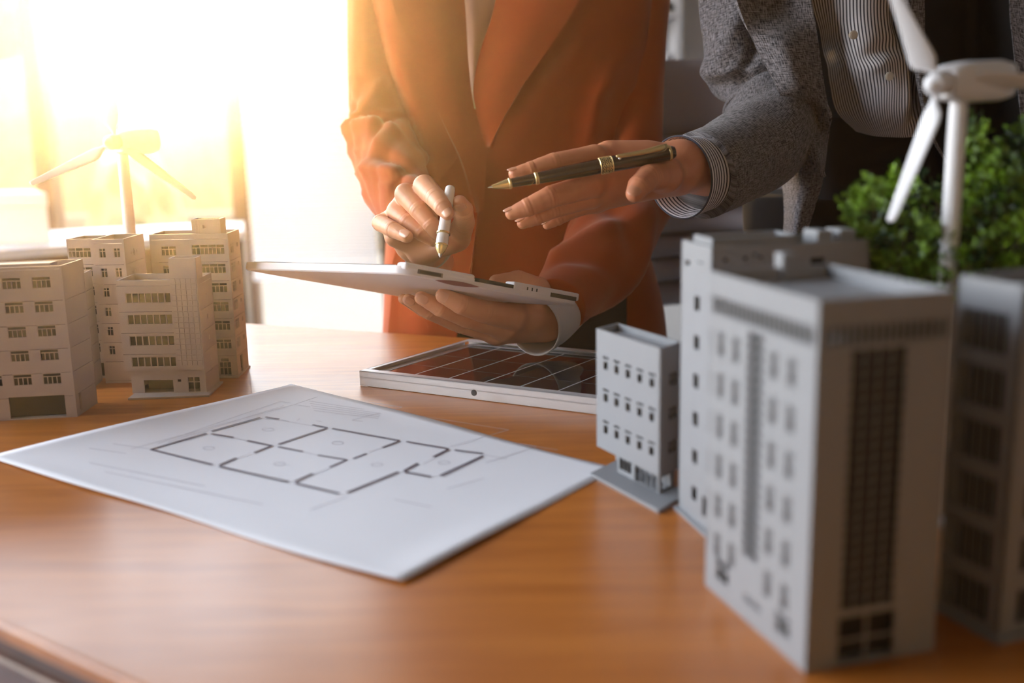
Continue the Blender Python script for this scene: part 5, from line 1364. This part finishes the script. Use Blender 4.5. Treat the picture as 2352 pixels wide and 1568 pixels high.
# her right hand with the white pen
hand('hand', W_, M_SKIN_W, M_NAIL_W, [
    [(975, 428, 1.105, 27), (1002, 456, 1.075, 24), (1017, 476, 1.058, 21), (1028, 490, 1.052, 16)],
    [(932, 446, 1.112, 26), (963, 482, 1.092, 23), (990, 515, 1.082, 20), (1004, 538, 1.082, 15)],
    [(912, 486, 1.125, 24), (937, 510, 1.105, 21), (970, 536, 1.092, 19), (994, 553, 1.088, 14)],
    [(884, 508, 1.145, 20), (874, 512, 1.118, 20), (902, 527, 1.088, 19.5), (934, 543, 1.072, 15)],
    [(1052, 545, 1.13, 30), (1066, 510, 1.105, 25), (1064, 482, 1.085, 23), (1056, 466, 1.072, 18)]],
    [((972, 562, 1.175, 40), (972, 440, 1.125, 28)), ((968, 566, 1.175, 40), (934, 460, 1.128, 28)), ((950, 562, 1.175, 36), (914, 492, 1.135, 27)), ((940, 560, 1.165, 32), (900, 515, 1.14, 25)),
     ((990, 562, 1.165, 36), (1046, 546, 1.135, 28)), ((905, 545, 1.13, 22), (985, 578, 1.14, 26)), ((985, 575, 1.2, 42), (1000, 600, 1.25, 42)), ((1035, 560, 1.12, 24), (960, 585, 1.14, 22))],
    nails=[(0, (-.15, -1, .35), .85, 1.05), (3, (.1, -1, .45), .8, 1.0), (4, (-.1, -1, .1), .85, 1.0)])
# her left hand under the tablet
hand('hand', W_, M_SKIN_W, M_NAIL_W, [
    [(1178, 728, 1.115, 33), (1110, 715, 1.085, 27), (1058, 698, 1.065, 24), (1018, 679, 1.06, 18)],
    [(1160, 750, 1.12, 31), (1075, 730, 1.095, 25), (1010, 705, 1.075, 22), (968, 684, 1.07, 16)],
    [(1140, 764, 1.13, 28), (1058, 744, 1.115, 22), (985, 714, 1.095, 20), (938, 688, 1.085, 14)],
    [(1120, 760, 1.15, 24), (1040, 740, 1.135, 19), (970, 710, 1.115, 17), (926, 686, 1.10, 12)],
    [(1232, 700, 1.16, 32), (1235, 665, 1.175, 30), (1190, 645, 1.18, 25), (1140, 648, 1.175, 18)]],
    [((1255, 724, 1.165, 46), (1175, 728, 1.12, 34)), ((1252, 735, 1.165, 44), (1160, 748, 1.125, 32)), ((1245, 745, 1.165, 38), (1142, 762, 1.13, 29)), ((1240, 715, 1.165, 40), (1232, 700, 1.16, 33)), ((1215, 725, 1.14, 40), (1170, 735, 1.13, 36)), ((1255, 728, 1.17, 46), (1310, 700, 1.22, 46))],
    nails=[(0, (-.2, -.8, .1), .7, 1.0), (1, (-.2, -.85, .2), .7, 1.0), (2, (-.2, -.8, .2), .7, 1.0)])

# ------------------------------------------------------------------ the man in the grey jacket
MY = 1.27
xm = P(2080, 300, MY + .12)[0]
M_ = thing('person', 'person in a grey tweed jacket and striped shirt pointing with a black pen', 'person', (xm, MY + .14, 0))
elm, wrm = P(1745, 270, 1.26), P(1590, 378, 1.10)
body('body', M_, M_SKIN_M, xm, MY + .14, xm, ((0, 0), (0, 0)), ([P(1725, -200, MY + .075), P(1708, 60, MY + .045), P(1738, 180, MY + .035), P(1766, 262, MY + .012), P(1750, 325, MY - .05), P(1690, 372, MY - .12), P(1650, 395, MY - .135)], [P(2470, -200, MY + .13), P(2490, 360, MY + .13), P(2480, 600, MY + .08)]))
hair(M_, xm, MY + .14, .098, -.04); face(M_, xm, MY + .14)
loft('trousers', [(270, 1850, 2330, MY + .14, .105), (400, 1838, 2345, MY + .14, .112), (560, 1830, 2350, MY + .14, .112), (760, 1830, 2350, MY + .14, .10)], M_TROUSER, M_, 60, 30)
for s in (-1, 1):
    x = xm + s * .09; tube('trouser_leg', [(x, MY + .14, .92), (x, MY + .15, .5), (x, MY + .17, .08)], [.115, .085, .068], M_TROUSER, M_, 14, 24)
    bevel(MB().box((x - .05, MY - .03, 0.0), (x + .05, MY + .24, .075)).obj('shoe', M_SHOE, M_), .028, 4)
# jacket back, sides and the dark inside of it
loft('jacket_back', [(-520, 1960, 2250, MY + .17, .06), (-420, 1750, 2420, MY + .18, .085), (-150, 1745, 2430, MY + .18, .095), (150, 1765, 2420, MY + .18, .095), (420, 1840, 2400, MY + .18, .10)], M_LINING, M_, 60, 40)
def uvs_(k):
    return lambda nu, nv, G_: (np.stack(np.meshgrid(np.linspace(0, 1, nu), np.linspace(0, 1, nv), indexing='ij')[::-1], -1) * np.array([k, 1])).reshape(-1, 2)
# striped shirt: placket side panel, overlapping left panel
def warp(rows): return rows
SHIRT = sheet('shirt', [[(1840, -160, MY + .02), (1930, -160, MY - .01), (2020, -160, MY - .02), (2110, -160, MY - .012), (2180, -160, MY + .02)],
                [(1862, 0, MY + .02), (1925, 0, MY - .004), (2000, 0, MY - .022), (2070, 0, MY - .012), (2130, 0, MY + .02)],
                [(1895, 110, MY + .03), (1940, 110, MY - .002), (2010, 110, MY - .026), (2080, 100, MY - .016), (2140, 100, MY + .02)],
                [(1905, 190, MY + .04), (1960, 200, MY + .01), (2030, 190, MY - .018), (2085, 190, MY - .02), (2140, 190, MY + .015)],
                [(1920, 255, MY + .045), (1975, 265, MY + .02), (2030, 260, MY - .008), (2085, 260, MY - .018), (2140, 255, MY + .01)],
                [(1965, 302, MY + .05), (2005, 312, MY + .028), (2045, 315, MY + .012), (2088, 315, MY + .006), (2136, 308, MY + .02)]],
      M_STRIPE, M_, 90, 80, 0.002,
      [([(1925, 60), (1915, 110), (1910, 160)], MY, -0.012, 0.012), ([(1960, 150), (2010, 120), (2060, 115)], MY, -0.012, 0.010), ([(1930, 145), (1985, 150), (2040, 130)], MY, 0.010, 0.012), ([(2060, -20), (2050, 60), (2085, 110)], MY, -0.012, 0.008),
       ([(2070, 130), (2075, 200), (2060, 300)], MY, 0.006, 0.007), ([(2085, 150), (2100, 230), (2080, 300)], MY, -0.014, 0.009), ([(1960, 230), (2000, 260), (2020, 300)], MY, 0.006, 0.015), ([(2110, 230), (2095, 280), (2090, 310)], MY, 0.005, 0.01)],
      uvs_(38))
for px, py in ((1961, 80), (2044, 175)):
    c = P(px, py, MY - .033); o = lathe('shirt_button', c + [0, .003, 0], c, [(0, .0048), (.6, .0052), (.85, .0048), (.9, .0036), (1, .0034)], M_BUTTON, SHIRT, 24)
# front edges
sheet('jacket_front', [[(1600, -300, MY + .06), (1700, -300, MY + .0), (1840, -300, MY + .0)], [(1640, -100, MY + .07), (1720, -100, MY - .005), (1850, -100, MY - .012)], [(1690, 100, MY + .08), (1760, 100, MY + .0), (1880, 100, MY - .012)], [(1740, 280, MY + .08), (1810, 280, MY - .006), (1900, 280, MY - .014)], [(1790, 400, MY + .06), (1840, 400, MY - .012), (1893, 400, MY - .018)], [(1800, 480, MY + .04), (1830, 480, MY - .014), (1874, 470, MY - .014)], [(1796, 570, MY + .03), (1820, 570, MY - .014), (1846, 560, MY - .004)]],
      M_TWEED, M_, 60, 30, 0.003)
sheet('lapel', [[(1640, -300, MY - .058), (1740, -300, MY - .03), (1850, -300, MY - .060)], [(1665, -120, MY - .064), (1760, -120, MY - .084), (1852, -120, MY - .064)], [(1692, 0, MY - .070), (1780, 0, MY - .04), (1862, 0, MY - .066)], [(1732, 101, MY - .072), (1805, 101, MY - .090), (1880, 105, MY - .066)], [(1779, 192, MY - .074), (1836, 192, MY - .090), (1895, 203, MY - .064)], [(1815, 272, MY - .076), (1862, 272, MY - .04), (1907, 275, MY - .062)], [(1862, 362, MY - .076), (1882, 362, MY - .082), (1900, 345, MY - .02)], [(1887, 403, MY - .074), (1890, 404, MY - .075), (1893, 400, MY - .074)]],
      M_TWEED, M_, 60, 26, 0.0035)
sheet('facing_strip', [[(2040, -300, MY - .02), (2080, -300, MY - .03), (2120, -300, MY - .02)], [(2062, 0, MY - .035), (2092, 0, MY - .042), (2124, 0, MY - .03)], [(2092, 120, MY - .035), (2108, 120, MY - .042), (2126, 120, MY - .03)], [(2108, 210, MY - .035), (2120, 210, MY - .04), (2131, 210, MY - .03)], [(2130, 300, MY - .03), (2136, 300, MY - .032), (2142, 300, MY - .026)], [(2172, 374, MY - .02), (2174, 374, MY - .02), (2177, 373, MY - .02)]],
      M_TWEED, M_, 50, 14, 0.003)
sheet('jacket_lining', [[(2100, -300, MY - .022), (2220, -300, MY + .02), (2330, -300, MY - .02)], [(2120, 0, MY - .030), (2220, 0, MY + .04), (2322, 0, MY - .03)], [(2124, 150, MY - .030), (2230, 150, MY + .05), (2330, 150, MY - .03)], [(2140, 300, MY - .024), (2240, 300, MY + .05), (2350, 300, MY - .03)], [(2175, 376, MY - .018), (2260, 420, MY + .05), (2370, 440, MY - .03)], [(2200, 520, MY - .01), (2280, 560, MY + .05), (2390, 600, MY - .03)]],
      M_LINING, M_, 40, 24, 0.002)
sheet('jacket_front', [[(2318, -300, MY - .024), (2420, -300, MY - .02), (2500, -300, MY + .08)], [(2320, 0, MY - .034), (2430, 0, MY - .03), (2510, 0, MY + .08)], [(2328, 100, MY - .034), (2440, 150, MY - .03), (2510, 150, MY + .08)], [(2350, 300, MY - .034), (2450, 300, MY - .03), (2510, 300, MY + .08)], [(2388, 600, MY - .034), (2450, 600, MY - .03), (2500, 600, MY + .08)]], M_TWEED, M_, 40, 20, 0.003)
# his reaching sleeve and the hanging one
wr3 = [(0.36, .3, .03, .9, .10, .008), (0.42, .0, .025, .9, .12, -.012), (0.475, 1.0, .03, .9, -.05, .013), (0.475, -0.2, .028, .9, -.05, .012), (0.525, 0.4, .018, 1.2, -.03, -.014), (0.57, .6, .03, 1.0, .04, .008), (0.64, 0.2, .05, .8, .12, .006), (0.3, -.4, .06, .6, .2, -.008), (0.2, .3, .08, .6, -.2, .006), (0.47, 2.0, .03, .9, .05, .012), (0.53, 2.2, .02, .9, .0, -.010), (0.72, -.5, .06, .7, -.1, .005), (0.80, .3, .05, .7, .1, .004), (0.46, -1.6, .03, .8, .05, .009), (0.26, 1.3, .05, .7, .2, .006)]
tube('sleeve', [P(1800, -420, MY + .10), P(1740, -250, MY + .08), P(1705, -80, MY + .06), P(1708, 60, MY + .045), P(1738, 180, MY + .035), P(1772, 262, MY + .01), P(1750, 330, MY - .055), P(1680, 372, MY - .11), P(1606, 404, MY - .15)],
     [.075, .060, .050, .047, .048, .056, .052, .048, .047], M_TWEED, M_, 130, 56, wrinkles(wr3), True, None, (1, 1))
c = tube('shirt_cuff', [P(1640, 390, MY - .135), P(1598, 401, MY - .153), P(1562, 408, MY - .168)], [.040, .0405, .044], M_STRIPE, M_, 16, 48, lambda S_, T_: .003 * np.exp(-((T_ - 3.6) / .5) ** 2) * (1 - S_ * .5), False, None, (0, 0))
uvl = c.data.uv_layers[0].data
idx = np.zeros(len(c.data.loops), np.int32); c.data.loops.foreach_get('vertex_index', idx)
uvl.foreach_set('uv', np.stack([(idx // 48) / 15 * 11.0, (idx % 48) / 48.0], -1).ravel())
sfy = c.modifiers.new('s', 'SOLIDIFY'); sfy.thickness = 0.0018; sfy.offset = -1
tube('sleeve', [P(2420, -420, MY + .12), P(2470, -200, MY + .13), P(2490, 100, MY + .13), P(2490, 360, MY + .13), P(2480, 620, MY + .08)], [.07, .058, .05, .05, .042], M_TWEED, M_, 40, 32)
# his pointing hand
hand('hand', M_, M_SKIN_M, M_NAIL_M, [
    [(1366, 362, 1.055, 30), (1272, 376, 1.035, 25), (1220, 391, 1.028, 21), (1183, 399, 1.026, 15)],
    [(1362, 424, 1.05, 30), (1265, 452, 1.03, 26), (1212, 476, 1.025, 22), (1175, 490, 1.025, 15)],
    [(1352, 452, 1.06, 27), (1270, 480, 1.045, 22), (1232, 500, 1.04, 18), (1200, 513, 1.038, 13)],
    [(1366, 462, 1.075, 24), (1310, 486, 1.062, 18), (1282, 503, 1.058, 15), (1257, 517, 1.056, 10.5)],
    [(1530, 402, 1.045, 38), (1490, 408, 1.018, 30), (1468, 428, 1.002, 27), (1458, 444, 0.996, 21)]],
    [((1560, 380, 1.09, 52), (1372, 372, 1.07, 34)), ((1555, 386, 1.09, 54), (1366, 420, 1.065, 36)), ((1540, 395, 1.09, 48), (1362, 446, 1.07, 31)), ((1530, 400, 1.09, 42), (1372, 458, 1.08, 27)), ((1555, 392, 1.08, 46), (1520, 405, 1.05, 38)), ((1480, 365, 1.085, 40), (1400, 356, 1.075, 32)),
     ((1565, 383, 1.095, 55), (1650, 395, 1.135, 60))], k=0.008, res=0.00095,
    nails=[(4, (-.45, -1, -.1), .85, 1.05), (0, (-.5, -.15, .85), .8, 1.02), (1, (-.5, -.15, .85), .8, 1.02), (2, (-.5, -.15, .85), .8, 1.02), (3, (-.5, -.15, .85), .8, 1.02)])

# ================================================================== haze volume added to imitate the lens flare glow
hz = MB().box((XL + 0.005, 0.02, 0.70), (XR - 0.005, 1.95, ZC - 0.005)).obj('haze', M_WALL)
hm = bpy.data.materials.new('flare_haze'); hm.use_nodes = True; hm.node_tree.nodes.clear()
vo = hm.node_tree.nodes.new('ShaderNodeVolumeScatter'); oo = hm.node_tree.nodes.new('ShaderNodeOutputMaterial')
vo.inputs['Density'].default_value = HAZE_DENSITY; vo.inputs['Anisotropy'].default_value = HAZE_G; vo.inputs['Color'].default_value = (1, 1, 1, 1)
hm.node_tree.links.new(vo.outputs[0], oo.inputs['Volume']); hz.data.materials.clear(); hz.data.materials.append(hm)
tag(hz, 'thin haze volume added to imitate the lens flare glow', 'haze', kind='stuff')
